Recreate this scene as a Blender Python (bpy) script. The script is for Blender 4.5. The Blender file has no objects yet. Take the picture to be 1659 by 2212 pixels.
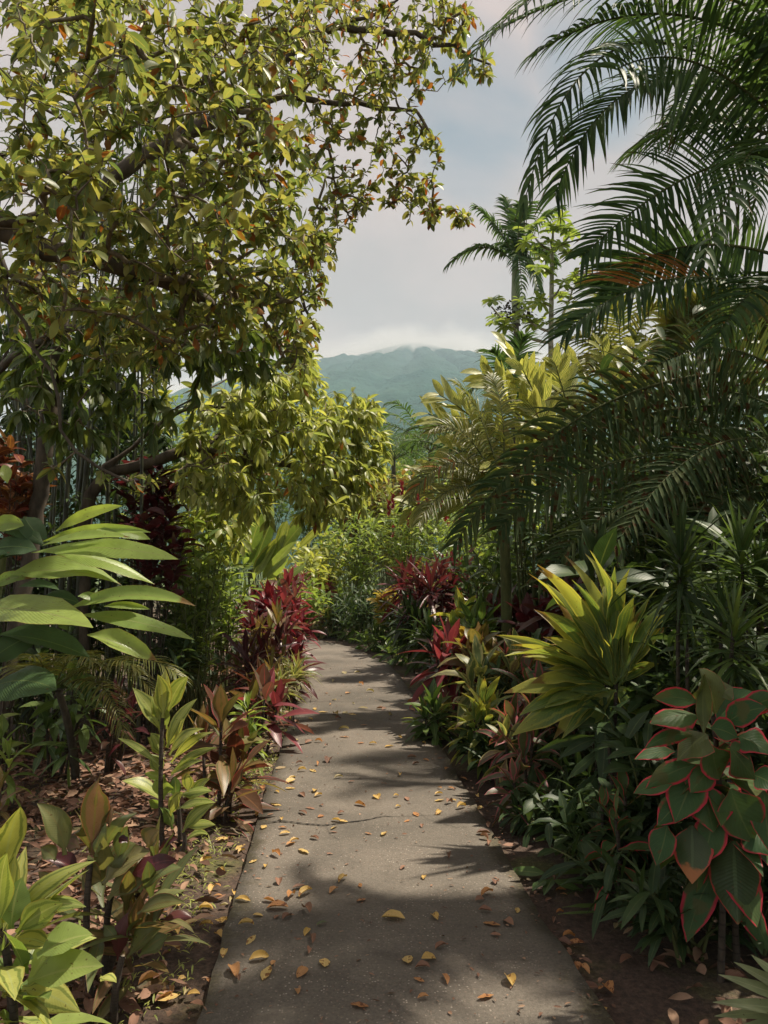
import bpy, math, random
import numpy as np

# ------------------------------------------------------------------ scene, camera, sky, sun, exposure
sc = bpy.context.scene
COL = sc.collection
rng = np.random.default_rng(7)
CAM_H = 1.6
PITCH = math.radians(4.1)
FPX, CX, CY = 1662.0, 829.5, 1106.0          # focal length and centre of the 1659 x 2212 view I measured on

cam = bpy.data.cameras.new('camera')
cam_o = bpy.data.objects.new('camera', cam); COL.objects.link(cam_o)
cam_o.location = (0, 0, CAM_H)
cam_o.rotation_euler = (math.pi/2 + PITCH, 0, 0)
cam.sensor_fit = 'VERTICAL'; cam.sensor_height = 24.0; cam.lens = 24.0*FPX/2212.0
cam.clip_start = 0.05; cam.clip_end = 30000
sc.camera = cam_o

SUN_EL, SUN_AZ = math.radians(62), math.radians(66)      # azimuth from +Y towards +X
sd = np.array([math.sin(SUN_AZ)*math.cos(SUN_EL), math.cos(SUN_AZ)*math.cos(SUN_EL), math.sin(SUN_EL)])
sun = bpy.data.lights.new('sun', 'SUN'); sun.energy = 5.0; sun.angle = math.radians(1.4); sun.color = (1.0, 0.90, 0.74)
sun_o = bpy.data.objects.new('sun', sun); COL.objects.link(sun_o)
from mathutils import Vector
sun_o.rotation_euler = Vector(sd).to_track_quat('Z', 'Y').to_euler()
sun_o.location = (10, 5, 30)

sc.view_settings.view_transform = 'Standard'; sc.view_settings.look = 'None'
sc.view_settings.exposure = 0.78; sc.view_settings.gamma = 1.0; sc.view_settings.use_curve_mapping = False
cy = sc.cycles
cy.max_bounces = 8; cy.diffuse_bounces = 5; cy.glossy_bounces = 2; cy.transmission_bounces = 5
cy.transparent_max_bounces = 8; cy.volume_bounces = 2; cy.volume_max_steps = 96; cy.use_denoising = True
cy.caustics_reflective = False; cy.caustics_refractive = False
cy.sample_clamp_indirect = 4.0

def build_world():
    w = bpy.data.worlds.new('World'); sc.world = w; w.use_nodes = True
    nt = w.node_tree; N = nt.nodes; L = nt.links; N.clear()
    out = N.new('ShaderNodeOutputWorld'); bg = N.new('ShaderNodeBackground')
    sky = N.new('ShaderNodeTexSky'); sky.sky_type = 'NISHITA'; sky.sun_disc = False
    sky.sun_elevation = SUN_EL; sky.sun_rotation = SUN_AZ
    sk = N.new('ShaderNodeVectorMath'); sk.operation = 'MULTIPLY'; sk.inputs[1].default_value = (0.052, 0.054, 0.046)
    L.new(sky.outputs[0], sk.inputs[0])
    tc = N.new('ShaderNodeTexCoord')
    mp = N.new('ShaderNodeMapping'); mp.inputs['Scale'].default_value = (1.0, 1.0, 1.7); mp.inputs['Location'].default_value = (0.42, 0.1, 0.3)
    L.new(tc.outputs['Generated'], mp.inputs[0])
    n1 = N.new('ShaderNodeTexNoise'); n1.inputs['Scale'].default_value = 2.6; n1.inputs['Detail'].default_value = 6; n1.inputs['Roughness'].default_value = 0.5
    n1.inputs['Distortion'].default_value = 0.5
    n2 = N.new('ShaderNodeTexNoise'); n2.inputs['Scale'].default_value = 4.5; n2.inputs['Detail'].default_value = 5
    L.new(mp.outputs[0], n1.inputs[0]); L.new(mp.outputs[0], n2.inputs[0])
    r1 = N.new('ShaderNodeValToRGB'); r1.color_ramp.elements[0].position = 0.18; r1.color_ramp.elements[1].position = 0.46
    r1.color_ramp.elements[0].color = (0.24, 0.24, 0.24, 1)
    # openings in the cloud around two directions of the sky
    hole = None
    for hx, hy, hz, wd in ((0.106, 0.848, 0.520, 0.991), (0.225, 0.80, 0.545, 0.993)):
        v = N.new('ShaderNodeVectorMath'); v.operation = 'DOT_PRODUCT'; ln = math.sqrt(hx*hx+hy*hy+hz*hz); v.inputs[1].default_value = (hx/ln, hy/ln, hz/ln)
        L.new(tc.outputs['Generated'], v.inputs[0])
        r = N.new('ShaderNodeMapRange'); r.interpolation_type = 'SMOOTHSTEP'; r.inputs[1].default_value = wd; r.inputs[2].default_value = 1.0; r.inputs[4].default_value = 0.46
        L.new(v.outputs['Value'], r.inputs[0])
        if hole is None: hole = r.outputs[0]
        else:
            a = N.new('ShaderNodeMath'); a.operation = 'MAXIMUM'; L.new(hole, a.inputs[0]); L.new(r.outputs[0], a.inputs[1]); hole = a.outputs[0]
    sb = N.new('ShaderNodeMath'); sb.operation = 'SUBTRACT'; L.new(n1.outputs[0], sb.inputs[0]); L.new(hole, sb.inputs[1])
    L.new(sb.outputs[0], r1.inputs[0])
    r2 = N.new('ShaderNodeValToRGB')
    r2.color_ramp.elements[0].position = 0.36; r2.color_ramp.elements[0].color = (0.305, 0.254, 0.252, 1)
    r2.color_ramp.elements[1].position = 0.60; r2.color_ramp.elements[1].color = (0.400, 0.312, 0.298, 1)
    L.new(n2.outputs[0], r2.inputs[0])
    mx = N.new('ShaderNodeMix'); mx.data_type = 'RGBA'
    L.new(r1.outputs[0], mx.inputs['Factor']); L.new(sk.outputs[0], mx.inputs['A']); L.new(r2.outputs[0], mx.inputs['B'])
    L.new(mx.outputs['Result'], bg.inputs[0]); bg.inputs[1].default_value = 1.0
    L.new(bg.outputs[0], out.inputs[0])
build_world()

# ------------------------------------------------------------------ measuring helpers
_f = np.array([0, math.cos(PITCH), math.sin(PITCH)]); _u = np.array([0, -math.sin(PITCH), math.cos(PITCH)]); _r = np.array([1.0, 0, 0])
CAMP = np.array([0, 0, CAM_H])
def P(px, py, D):
    """world point seen at (px, py) of the photograph, D metres ahead of the camera"""
    d = _f + _r*((px-CX)/FPX) - _u*((py-CY)/FPX)
    return CAMP + d*(D/d[1])
def G(px, py, z=0.0):
    d = _f + _r*((px-CX)/FPX) - _u*((py-CY)/FPX)
    return CAMP + d*((z-CAM_H)/d[2])
def M(px, D): return px*D/FPX
def nrm(v): return v/np.maximum(np.linalg.norm(v, axis=-1, keepdims=True), 1e-9)
Z = np.array([0, 0, 1.0])

# ------------------------------------------------------------------ materials
def newmat(name):
    m = bpy.data.materials.new(name); m.use_nodes = True
    nt = m.node_tree; nt.nodes.clear()
    return m, nt, nt.nodes, nt.links
def c4(c): return (c[0], c[1], c[2], 1.0)
class NB:
    """small node helper"""
    def __init__(s, nt): s.nt = nt; s.N = nt.nodes; s.L = nt.links
    def val(s, sock, v):
        if isinstance(v, bpy.types.NodeSocket): s.L.new(v, sock)
        else: sock.default_value = v
    def math(s, op, a, b=0.0, c=None, clamp=False):
        n = s.N.new('ShaderNodeMath'); n.operation = op; n.use_clamp = clamp
        s.val(n.inputs[0], a); s.val(n.inputs[1], b)
        if c is not None: s.val(n.inputs[2], c)
        return n.outputs[0]
    def mix(s, f, a, b, mode='MIX'):
        n = s.N.new('ShaderNodeMix'); n.data_type = 'RGBA'; n.blend_type = mode
        s.val(n.inputs['Factor'], f); s.val(n.inputs['A'], a if not isinstance(a, tuple) else c4(a)); s.val(n.inputs['B'], b if not isinstance(b, tuple) else c4(b))
        return n.outputs['Result']
    def ramp(s, f, stops):
        n = s.N.new('ShaderNodeValToRGB'); cr = n.color_ramp
        while len(cr.elements) < len(stops): cr.elements.new(0.5)
        for e, (p, c) in zip(cr.elements, stops): e.position = p; e.color = c4(c)
        s.val(n.inputs[0], f); return n.outputs[0]
    def noise(s, scale, detail=3, vec=None, rough=0.5, dist=0.0):
        n = s.N.new('ShaderNodeTexNoise'); n.inputs['Scale'].default_value = scale; n.inputs['Detail'].default_value = detail
        n.inputs['Roughness'].default_value = rough; n.inputs['Distortion'].default_value = dist
        if vec is not None: s.L.new(vec, n.inputs['Vector'])
        return n.outputs['Fac']
    def step(s, x, a, b):
        n = s.N.new('ShaderNodeMapRange'); n.interpolation_type = 'SMOOTHSTEP'
        s.val(n.inputs[0], x); n.inputs[1].default_value = a; n.inputs[2].default_value = b
        return n.outputs[0]

MATS = {}
def leafmat(name, cols, rib=None, ribw=0.10, edge=None, edgew=0.14, stripe=None, sfreq=9.0, slant=0.5, sthr=0.2, long=None, lfreq=14.0,
            rough=0.38, trans=0.35, tmul=(1.5, 1.45, 0.7), blotch=None, bscale=18.0, bthr=0.62, tip=None, veins=22.0, spec=0.4, rim=None, gain=1.0, bump=0.10, spots=(0.10, 0.06, 0.02), soft=None, esoft=1.0):
    m, nt, N, L = newmat(name); b = NB(nt)
    at = N.new('ShaderNodeAttribute'); at.attribute_name = 'leaf'
    sp = N.new('ShaderNodeSeparateColor'); L.new(at.outputs['Color'], sp.inputs[0])
    u, v, rn = sp.outputs[0], sp.outputs[1], sp.outputs[2]; rn2 = at.outputs['Alpha']
    au = b.math('ABSOLUTE', b.math('MULTIPLY_ADD', u, 2.0, -1.0))
    n = len(cols); ds = lambda c: tuple(x*0.87+0.13*(0.3*c[0]+0.6*c[1]+0.1*c[2]) for x in c); cols = [tuple(x*gain for x in ds(c)) for c in cols]; col = b.ramp(rn, [(i/max(1, n-1), c) for i, c in enumerate(cols)])
    tc = N.new('ShaderNodeTexCoord')
    nz = b.noise(bscale, 3, tc.outputs['Object'])
    k = b.math('MULTIPLY_ADD', nz, 0.7, 0.65)
    kk = N.new('ShaderNodeCombineColor'); [L.new(k, kk.inputs[i]) for i in range(3)]
    col = b.mix(1.0, col, kk.outputs[0], 'MULTIPLY')
    if long:      # streaks running along the blade
        s = b.math('SINE', b.math('ADD', b.math('MULTIPLY', au, lfreq), b.math('MULTIPLY', nz, 5.0)))
        col = b.mix(b.math('MULTIPLY', b.step(s, 0.1, 0.8), 0.75), col, long)
    vs = b.math('SINE', b.math('MULTIPLY', b.math('SUBTRACT', v, b.math('MULTIPLY', au, slant*0.35)), veins*6.28))
    col = b.mix(b.math('MULTIPLY', b.step(vs, 0.72, 0.98), 0.16), col, rib or tuple(min(1, x*1.6) for x in cols[-1]))
    if stripe:    # bands slanting out from the midrib
        s = b.math('SINE', b.math('ADD', b.math('MULTIPLY', b.math('SUBTRACT', v, b.math('MULTIPLY', au, slant)), sfreq*6.28), b.math('MULTIPLY', nz, 1.5)))
        col = b.mix(b.step(s, sthr, sthr+0.35), col, stripe)
    if soft: col = b.mix(b.math('MULTIPLY', b.step(b.math('ADD', v, b.math('MULTIPLY', b.math('SUBTRACT', rn2, 0.5), 0.7)), 0.45, 1.05), 0.85), col, soft)
    if rim is not None:
        col = b.mix(b.step(b.math('ADD', au, b.math('MULTIPLY', nz, 0.5)), 0.85, 1.2), col, rim)
    if rib: col = b.mix(b.math('MULTIPLY', b.math('SUBTRACT', 1.0, b.step(au, ribw*0.4, ribw)), 0.85), col, rib)
    if edge: col = b.mix(b.step(b.math('ADD', au, b.math('ADD', b.math('MULTIPLY', b.math('SUBTRACT', nz, 0.5), edgew*2.2), b.math('MULTIPLY', b.math('SUBTRACT', rn2, 0.5), edgew*0.9))), 1.0-edgew*esoft, 1.0-edgew*0.4), col, edge)
    if spots: col = b.mix(b.math('MULTIPLY', b.step(b.noise(bscale*4.5, 2, tc.outputs['Object']), 0.68, 0.72), 0.7), col, spots)
    if blotch: col = b.mix(b.step(b.math('ADD', nz, b.math('MULTIPLY', rn2, 0.16)), bthr, bthr+0.08), col, blotch)
    if tip: col = b.mix(b.step(b.math('ADD', b.math('ADD', v, b.math('MULTIPLY', b.math('SUBTRACT', b.noise(22, 3, tc.outputs['Object']), 0.5), 0.3)), b.math('MULTIPLY', b.math('SUBTRACT', rn2, 0.5), 0.45)), 0.93, 1.0), col, tip)
    bp = N.new('ShaderNodeBump'); bp.inputs['Strength'].default_value = bump; bp.inputs['Distance'].default_value = 0.003
    L.new(vs, bp.inputs['Height'])
    pr = N.new('ShaderNodeBsdfPrincipled'); L.new(col, pr.inputs['Base Color']); pr.inputs['Roughness'].default_value = rough
    pr.inputs['Specular IOR Level'].default_value = spec; L.new(bp.outputs[0], pr.inputs['Normal'])
    tr = N.new('ShaderNodeBsdfTranslucent'); L.new(b.mix(1.0, col, tmul, 'MULTIPLY'), tr.inputs[0])
    ms = N.new('ShaderNodeMixShader'); ms.inputs[0].default_value = trans
    L.new(pr.outputs[0], ms.inputs[1]); L.new(tr.outputs[0], ms.inputs[2])
    o = N.new('ShaderNodeOutputMaterial'); L.new(ms.outputs[0], o.inputs[0])
    MATS[name] = m
    return m
def woodmat(name, c0, c1, scale=14.0, rough=0.85, rings=0.0):
    m, nt, N, L = newmat(name); b = NB(nt)
    tc = N.new('ShaderNodeTexCoord'); mp = N.new('ShaderNodeMapping'); mp.inputs['Scale'].default_value = (1, 1, 0.35)
    L.new(tc.outputs['Object'], mp.inputs[0])
    nz = b.noise(scale, 6, mp.outputs[0], 0.65)
    col = b.ramp(nz, [(0.32, c0), (0.66, c1)])
    if rings:
        at = N.new('ShaderNodeAttribute'); at.attribute_name = 'leaf'
        sp = N.new('ShaderNodeSeparateColor'); L.new(at.outputs['Color'], sp.inputs[0])
        s = b.math('SINE', b.math('MULTIPLY', sp.outputs[1], rings*6.28))
        col = b.mix(b.math('MULTIPLY', b.step(s, 0.75, 0.95), 0.6), col, tuple(x*0.35 for x in c0))
    bp = N.new('ShaderNodeBump'); bp.inputs['Strength'].default_value = 0.5; bp.inputs['Distance'].default_value = 0.01; L.new(nz, bp.inputs['Height'])
    pr = N.new('ShaderNodeBsdfPrincipled'); L.new(col, pr.inputs['Base Color']); pr.inputs['Roughness'].default_value = rough; L.new(bp.outputs[0], pr.inputs['Normal'])
    o = N.new('ShaderNodeOutputMaterial'); L.new(pr.outputs[0], o.inputs[0]); MATS[name] = m
    return m

GREEN = leafmat('leaf_green', [(0.035, 0.075, 0.018), (0.06, 0.11, 0.022), (0.10, 0.15, 0.03)], rib=(0.18, 0.23, 0.08), gain=1.3)
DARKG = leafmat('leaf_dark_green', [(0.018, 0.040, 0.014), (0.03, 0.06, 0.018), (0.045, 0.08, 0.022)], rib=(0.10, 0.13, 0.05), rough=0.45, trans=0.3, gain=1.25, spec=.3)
MIDG = leafmat('leaf_fresh_green', [(0.07, 0.12, 0.022), (0.12, 0.18, 0.03), (0.18, 0.23, 0.045)], rib=(0.32, 0.36, 0.13), gain=1.55, trans=0.46)
LIME = leafmat('leaf_lime', [(0.16, 0.20, 0.035), (0.22, 0.25, 0.045), (0.28, 0.28, 0.05)], gain=1.6, rib=(0.42, 0.45, 0.17), edge=(0.33, 0.30, 0.07), edgew=0.10, trans=0.4, long=(0.11, 0.16, 0.035), lfreq=9)
CANOPY = leafmat('leaf_canopy', [(0.035, 0.06, 0.02), (0.07, 0.095, 0.026), (0.105, 0.12, 0.03), (0.155, 0.145, 0.036)], rib=(0.34, 0.29, 0.09), ribw=0.09, gain=2.2, trans=0.56, tmul=(1.35, 1.3, 0.7), blotch=(0.18, 0.085, 0.02), bthr=0.72, bscale=9, rough=0.36)
CANOPY_DEEP = leafmat('leaf_canopy_deep', [(0.03, 0.05, 0.013), (0.06, 0.08, 0.016), (0.11, 0.12, 0.02), (0.15, 0.13, 0.02)], rib=(0.2, 0.2, 0.05), gain=2.2, trans=0.5, tmul=(1.5, 1.35, 0.5), rough=0.38)
RUST = leafmat('leaf_rust', [(0.30, 0.09, 0.015), (0.36, 0.15, 0.02), (0.22, 0.055, 0.012)], rib=(0.36, 0.2, 0.05), trans=0.4, tmul=(1.5, 1.2, 0.6))
WEEP = leafmat('leaf_weeping', [(0.075, 0.105, 0.03), (0.14, 0.16, 0.042), (0.21, 0.215, 0.055)], rib=(0.40, 0.43, 0.16), gain=2.15, trans=0.5, rough=0.36)
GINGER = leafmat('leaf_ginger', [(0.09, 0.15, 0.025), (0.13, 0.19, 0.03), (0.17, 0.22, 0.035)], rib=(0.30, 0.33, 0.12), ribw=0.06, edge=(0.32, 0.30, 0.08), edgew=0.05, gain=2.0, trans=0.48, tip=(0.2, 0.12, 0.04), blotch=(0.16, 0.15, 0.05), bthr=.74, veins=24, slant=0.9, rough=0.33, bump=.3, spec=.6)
GINGER_DK = leafmat('leaf_ginger_painted_shade', [(0.022, 0.05, 0.016), (0.035, 0.07, 0.02)], rib=(0.12, 0.17, 0.06), ribw=0.05, gain=1.5, rough=.5, spec=.25, bump=.3, trans=0.25, veins=26, slant=0.9)  # darker copy of the ginger green, with shade put into the leaf colour
VARIEG = leafmat('leaf_variegated', [(0.075, 0.115, 0.026), (0.115, 0.155, 0.034), (0.18, 0.19, 0.042)], gain=1.6, stripe=(0.54, 0.51, 0.20), sfreq=4.5, slant=0.6, sthr=0.1, trans=0.42)
YTI = leafmat('leaf_yellow_striped', [(0.055, 0.105, 0.026), (0.08, 0.135, 0.03), (0.14, 0.18, 0.036)], long=(0.24, 0.28, 0.06), lfreq=11, edge=(0.44, 0.41, 0.10), edgew=0.17, soft=(0.42, 0.40, 0.085), gain=1.5, trans=0.45, tip=(0.20, 0.13, 0.04))
OLIVE = leafmat('leaf_olive', [(0.085, 0.12, 0.04), (0.13, 0.155, 0.05), (0.15, 0.13, 0.05)], rib=(0.22, 0.2, 0.08), edge=(0.24, 0.12, 0.06), edgew=0.06, long=(0.10, 0.12, 0.04), lfreq=6, trans=0.35, gain=1.3)
BRONZE = leafmat('leaf_bronze', [(0.10, 0.12, 0.035), (0.15, 0.12, 0.035), (0.19, 0.11, 0.04), (0.12, 0.06, 0.045)], rib=(0.16, 0.13, 0.05), edge=(0.24, 0.09, 0.05), edgew=0.07, long=(0.08, 0.09, 0.025), lfreq=7, trans=0.35, gain=1.35)
REDBRONZE = leafmat('leaf_red_bronze', [(0.09, 0.035, 0.022), (0.14, 0.045, 0.027), (0.10, 0.075, 0.03), (0.19, 0.05, 0.045)], rib=(0.20, 0.10, 0.05), edge=(0.33, 0.06, 0.06), edgew=0.10, gain=.8, trans=0.3, tmul=(1.7, 0.9, 0.7))
PINKRED = leafmat('leaf_pink_red', [(0.20, 0.03, 0.045), (0.27, 0.06, 0.075), (0.12, 0.025, 0.032), (0.12, 0.10, 0.05)], rib=(0.34, 0.10, 0.09), trans=0.33, tmul=(1.6, 0.9, 0.8), rough=0.34)
CRIMSON = leafmat('leaf_crimson', [(0.20, 0.016, 0.026), (0.13, 0.012, 0.024), (0.07, 0.010, 0.018), (0.26, 0.03, 0.04)], rib=(0.28, 0.05, 0.05), trans=0.3, tmul=(1.7, 0.8, 0.8))
MAROON = leafmat('leaf_maroon', [(0.05, 0.014, 0.018), (0.085, 0.018, 0.022), (0.13, 0.022, 0.03), (0.08, 0.05, 0.03)], rib=(0.14, 0.04, 0.045), trans=0.28, tmul=(1.7, 0.9, 0.9), rough=0.32)
PINKEDGE = leafmat('leaf_pink_edged', [(0.035, 0.06, 0.025), (0.06, 0.08, 0.03), (0.10, 0.07, 0.045)], edge=(0.36, 0.09, 0.11), edgew=0.36, long=(0.16, 0.06, 0.06), lfreq=6, trans=0.35, gain=1.4)
REDEDGE = leafmat('leaf_red_edged', [(0.028, 0.075, 0.022), (0.045, 0.095, 0.026), (0.075, 0.12, 0.032)], rib=(0.11, 0.15, 0.055), ribw=0.06, edge=(0.48, 0.035, 0.06), edgew=0.16, trans=0.25, blotch=(0.09, 0.10, 0.035), bscale=12, bthr=0.68, veins=9, slant=1.2, spec=.2, rough=.48, gain=1.2, esoft=1.45)
REDEDGE_OR = leafmat('leaf_orange_tipped', [(0.04, 0.07, 0.02), (0.05, 0.08, 0.024)], rib=(0.08, 0.12, 0.05), edge=(0.45, 0.05, 0.04), edgew=0.10, trans=0.2, tip=(0.36, 0.13, 0.04))
PALEVAR = leafmat('leaf_cream_streaked', [(0.07, 0.11, 0.035), (0.12, 0.15, 0.05), (0.16, 0.10, 0.06)], long=(0.40, 0.38, 0.17), lfreq=7, edge=(0.40, 0.36, 0.15), edgew=0.18, trans=0.4, gain=1.4)
PALM = leafmat('leaf_palm', [(0.018, 0.042, 0.018), (0.028, 0.06, 0.02), (0.04, 0.08, 0.024), (0.055, 0.10, 0.028)], gain=1.6, trans=0.42, rough=0.5, spec=.25, tip=(0.10, 0.07, 0.03), veins=2)
PALM_DK = leafmat('leaf_palm_worn', [(0.026, 0.052, 0.02), (0.04, 0.068, 0.024), (0.065, 0.082, 0.03)], gain=1.3, trans=0.32, rough=0.8, spec=.08, tip=(0.15, 0.12, 0.07), blotch=(0.07, 0.035, 0.016), bscale=14, bthr=0.66, veins=2)
PALM_LT = leafmat('leaf_palm_light', [(0.10, 0.14, 0.03), (0.16, 0.18, 0.035), (0.24, 0.22, 0.045)], trans=0.42, veins=2)
PALM_OR = leafmat('leaf_palm_orange', [(0.42, 0.15, 0.02), (0.48, 0.2, 0.03), (0.34, 0.10, 0.02)], trans=0.5, veins=2)
CROTON = leafmat('leaf_croton_red', [(0.22, 0.03, 0.025), (0.11, 0.02, 0.02), (0.22, 0.09, 0.03), (0.05, 0.03, 0.025)], rib=(0.45, 0.22, 0.06), stripe=(0.40, 0.17, 0.05), sfreq=7, sthr=0.8, trans=0.3)
CROTON_Y = leafmat('leaf_croton_yellow', [(0.35, 0.30, 0.04), (0.40, 0.26, 0.03), (0.22, 0.22, 0.04)], rib=(0.45, 0.38, 0.08), trans=0.35)
ORANGEY = leafmat('leaf_orange_green', [(0.13, 0.12, 0.025), (0.24, 0.13, 0.03), (0.12, 0.15, 0.03)], trans=0.35)
DRY = leafmat('leaf_dry', [(0.10, 0.055, 0.03), (0.16, 0.09, 0.045), (0.06, 0.035, 0.022)], trans=0.15, rough=0.7, spec=0.2)
FALL_Y = leafmat('fallen_yellow', [(0.58, 0.37, 0.07), (0.52, 0.30, 0.05), (0.62, 0.44, 0.13)], rib=(0.66, 0.5, 0.2), trans=0.2, rough=0.5, blotch=(0.22, 0.09, 0.025), bscale=40, bthr=0.68)
FALL_O = leafmat('fallen_amber', [(0.46, 0.20, 0.05), (0.40, 0.16, 0.045), (0.50, 0.25, 0.08)], rib=(0.4, 0.2, 0.07), trans=0.2, rough=0.55, blotch=(0.14, 0.05, 0.02), bscale=40, bthr=0.64)
FALL_B = leafmat('fallen_brown', [(0.20, 0.09, 0.05), (0.27, 0.13, 0.075), (0.14, 0.065, 0.04)], rib=(0.3, 0.16, 0.09), trans=0.1, rough=0.65)
FALL_P = leafmat('fallen_pale', [(0.40, 0.32, 0.14), (0.33, 0.27, 0.12), (0.36, 0.24, 0.14)], rib=(0.4, 0.32, 0.16), trans=0.2, rough=0.55)
FALL_G = leafmat('fallen_green', [(0.10, 0.13, 0.06), (0.13, 0.15, 0.07)], rib=(0.2, 0.22, 0.12), trans=0.2, rough=0.5)
SEED = leafmat('seed_dark', [(0.03, 0.03, 0.015), (0.06, 0.05, 0.02)], trans=0.0, rough=0.6)
FLOWER = leafmat('flower_red', [(0.30, 0.015, 0.03), (0.2, 0.01, 0.03)], trans=0.2)
BARK = woodmat('bark_brown', (0.030, 0.023, 0.017), (0.115, 0.088, 0.062))
BARK_L = woodmat('bark_lichen', (0.07, 0.055, 0.04), (0.26, 0.22, 0.16), 22)
TWIG = woodmat('twig_bark', (0.07, 0.052, 0.035), (0.24, 0.19, 0.13), 30)
STEM = woodmat('stem_dark', (0.022, 0.018, 0.014), (0.075, 0.055, 0.04), 40, rings=22)
CANE = woodmat('cane_green', (0.05, 0.065, 0.02), (0.12, 0.13, 0.04), 20)
BAMB = woodmat('bamboo_culm', (0.022, 0.026, 0.012), (0.055, 0.058, 0.026), 9, rough=0.5, rings=11)
PTRUNK = woodmat('palm_trunk', (0.20, 0.18, 0.14), (0.42, 0.38, 0.32), 6, rings=24)
PDARK = woodmat('palm_trunk_dark', (0.03, 0.025, 0.02), (0.10, 0.085, 0.06), 18)
CSHAFT = woodmat('crownshaft_green', (0.15, 0.19, 0.10), (0.26, 0.29, 0.17), 5, rough=0.5)

# ------------------------------------------------------------------ mesh building
class MB:
    def __init__(s): s.V = []; s.F = []; s.A = []; s.MI = []; s.n = 0
    def add(s, V, F, A, mi=0):
        s.V.append(V); s.F.append(F + s.n); s.A.append(A); s.MI.append(np.full(len(F), mi, np.int32)); s.n += len(V)
    def build(s, name, mats, parent=None, smooth=True, loc=None):
        V = np.concatenate(s.V).astype(np.float32); F = np.concatenate(s.F).astype(np.int32)
        A = np.concatenate(s.A).astype(np.float32); MI = np.concatenate(s.MI)
        me = bpy.data.meshes.new(name)
        me.vertices.add(len(V)); nf = len(F)
        off = np.zeros(3, np.float32)
        if loc is not None: off = np.asarray(loc, np.float32)
        me.vertices.foreach_set('co', (V-off).ravel())
        me.loops.add(nf*4); me.loops.foreach_set('vertex_index', F.ravel())
        me.polygons.add(nf); me.polygons.foreach_set('loop_start', np.arange(0, nf*4, 4, dtype=np.int32))
        me.polygons.foreach_set('material_index', MI)
        if smooth: me.polygons.foreach_set('use_smooth', np.ones(nf, bool))
        at = me.attributes.new('leaf', 'FLOAT_COLOR', 'POINT'); at.data.foreach_set('color', A.ravel())
        for m in (mats if isinstance(mats, (list, tuple)) else [mats]): me.materials.append(m)
        me.update(calc_edges=True)
        o = bpy.data.objects.new(name, me); COL.objects.link(o)
        if loc is not None: o.location = tuple(float(x) for x in loc)
        if parent is not None:
            o.parent = parent
            o.location = tuple(-np.array(parent.location) + (np.array(loc) if loc is not None else 0))
        return o

def thing(name, label, cat, loc, group=None):
    o = bpy.data.objects.new(name, None); COL.objects.link(o)
    o.location = tuple(float(x) for x in loc); o.empty_display_size = 0.1
    return tag(o, label, cat, group)
def tag(o, label=None, cat=None, group=None, kind=None):
    if label: o['label'] = label
    if cat: o['category'] = cat
    if group: o['group'] = group
    if kind: o['kind'] = kind
    return o

_PR = {
 'lance': ([0, .08, .2, .4, .6, .8, .92, 1], [.10, .35, .72, 1, .95, .62, .28, .02]),
 'ti': ([0, .10, .2, .36, .52, .72, .88, 1], [.20, .16, .48, .93, 1, .75, .34, .01]),
 'broad': ([0, .06, .14, .3, .48, .68, .86, 1], [.08, .08, .5, .9, 1, .84, .42, .02]),
 'paddle': ([0, .10, .14, .3, .5, .75, .92, 1], [.05, .05, .45, .88, 1, .95, .6, .05]),
 'strap': ([0, .1, .3, .6, .85, 1], [.5, .9, 1, .85, .45, .03]),
 'grass': ([0, .2, .5, 1], [.8, 1, .8, .03]),
 'ginger': ([0, .05, .1, .22, .4, .6, .8, .93, 1], [.06, .05, .3, .75, 1, .94, .66, .28, .02]),
 'oval': ([0, .05, .12, .3, .5, .7, .88, 1], [.06, .06, .45, .9, 1, .85, .45, .03]),
}
def prof(kind, t): x, y = _PR[kind]; return np.interp(t, x, y)

def ribbons(pts, side, nor, W, kind, nc=2, fold=0.25, wave=0.0, rnd=None, rnd2=None, curl=0.0, wf=7.0):
    """pts (N,S,3) spines with side/nor (N,S,3) frames -> verts, quads, attributes"""
    N, S, _ = pts.shape
    t = np.linspace(0, 1, S); u = np.linspace(-1, 1, nc+1)
    w = prof(kind, t)[None, :]*np.asarray(W).reshape(-1, 1)*0.5
    w = np.broadcast_to(w, (N, S))
    fo = np.asarray(fold); fo = np.broadcast_to(fo.reshape(-1, 1, 1) if fo.ndim else fo, (N, 1, 1))
    ph = rng.uniform(0, 6.28, (N, 1, 1))
    off = fo*np.abs(u)[None, None, :] - curl*(u**2)[None, None, :]
    if wave: off = off + wave*np.sin(t[None, :, None]*6.28*wf/3 + ph + np.sign(u)[None, None, :]*1.1)*(np.abs(u)**1.5)[None, None, :]
    V = pts[:, :, None, :] + side[:, :, None, :]*(u[None, None, :, None]*w[:, :, None, None]) + nor[:, :, None, :]*(off*w[:, :, None])[..., None]
    V = V.reshape(-1, 3)
    if rnd is None: rnd = rng.random(N)
    if rnd2 is None: rnd2 = rng.random(N)
    A = np.empty((N, S, nc+1, 4)); A[..., 0] = (u*0.5+0.5)[None, None, :]; A[..., 1] = t[None, :, None]
    A[..., 2] = np.asarray(rnd).reshape(-1, 1, 1); A[..., 3] = np.asarray(rnd2).reshape(-1, 1, 1)
    i = np.arange(S-1)[:, None]*(nc+1) + np.arange(nc)[None, :]
    q = np.stack([i, i+1, i+nc+2, i+nc+1], -1).reshape(-1, 4)
    F = (np.arange(N)[:, None, None]*(S*(nc+1)) + q[None]).reshape(-1, 4)
    return V, F, A.reshape(-1, 4)

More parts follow.
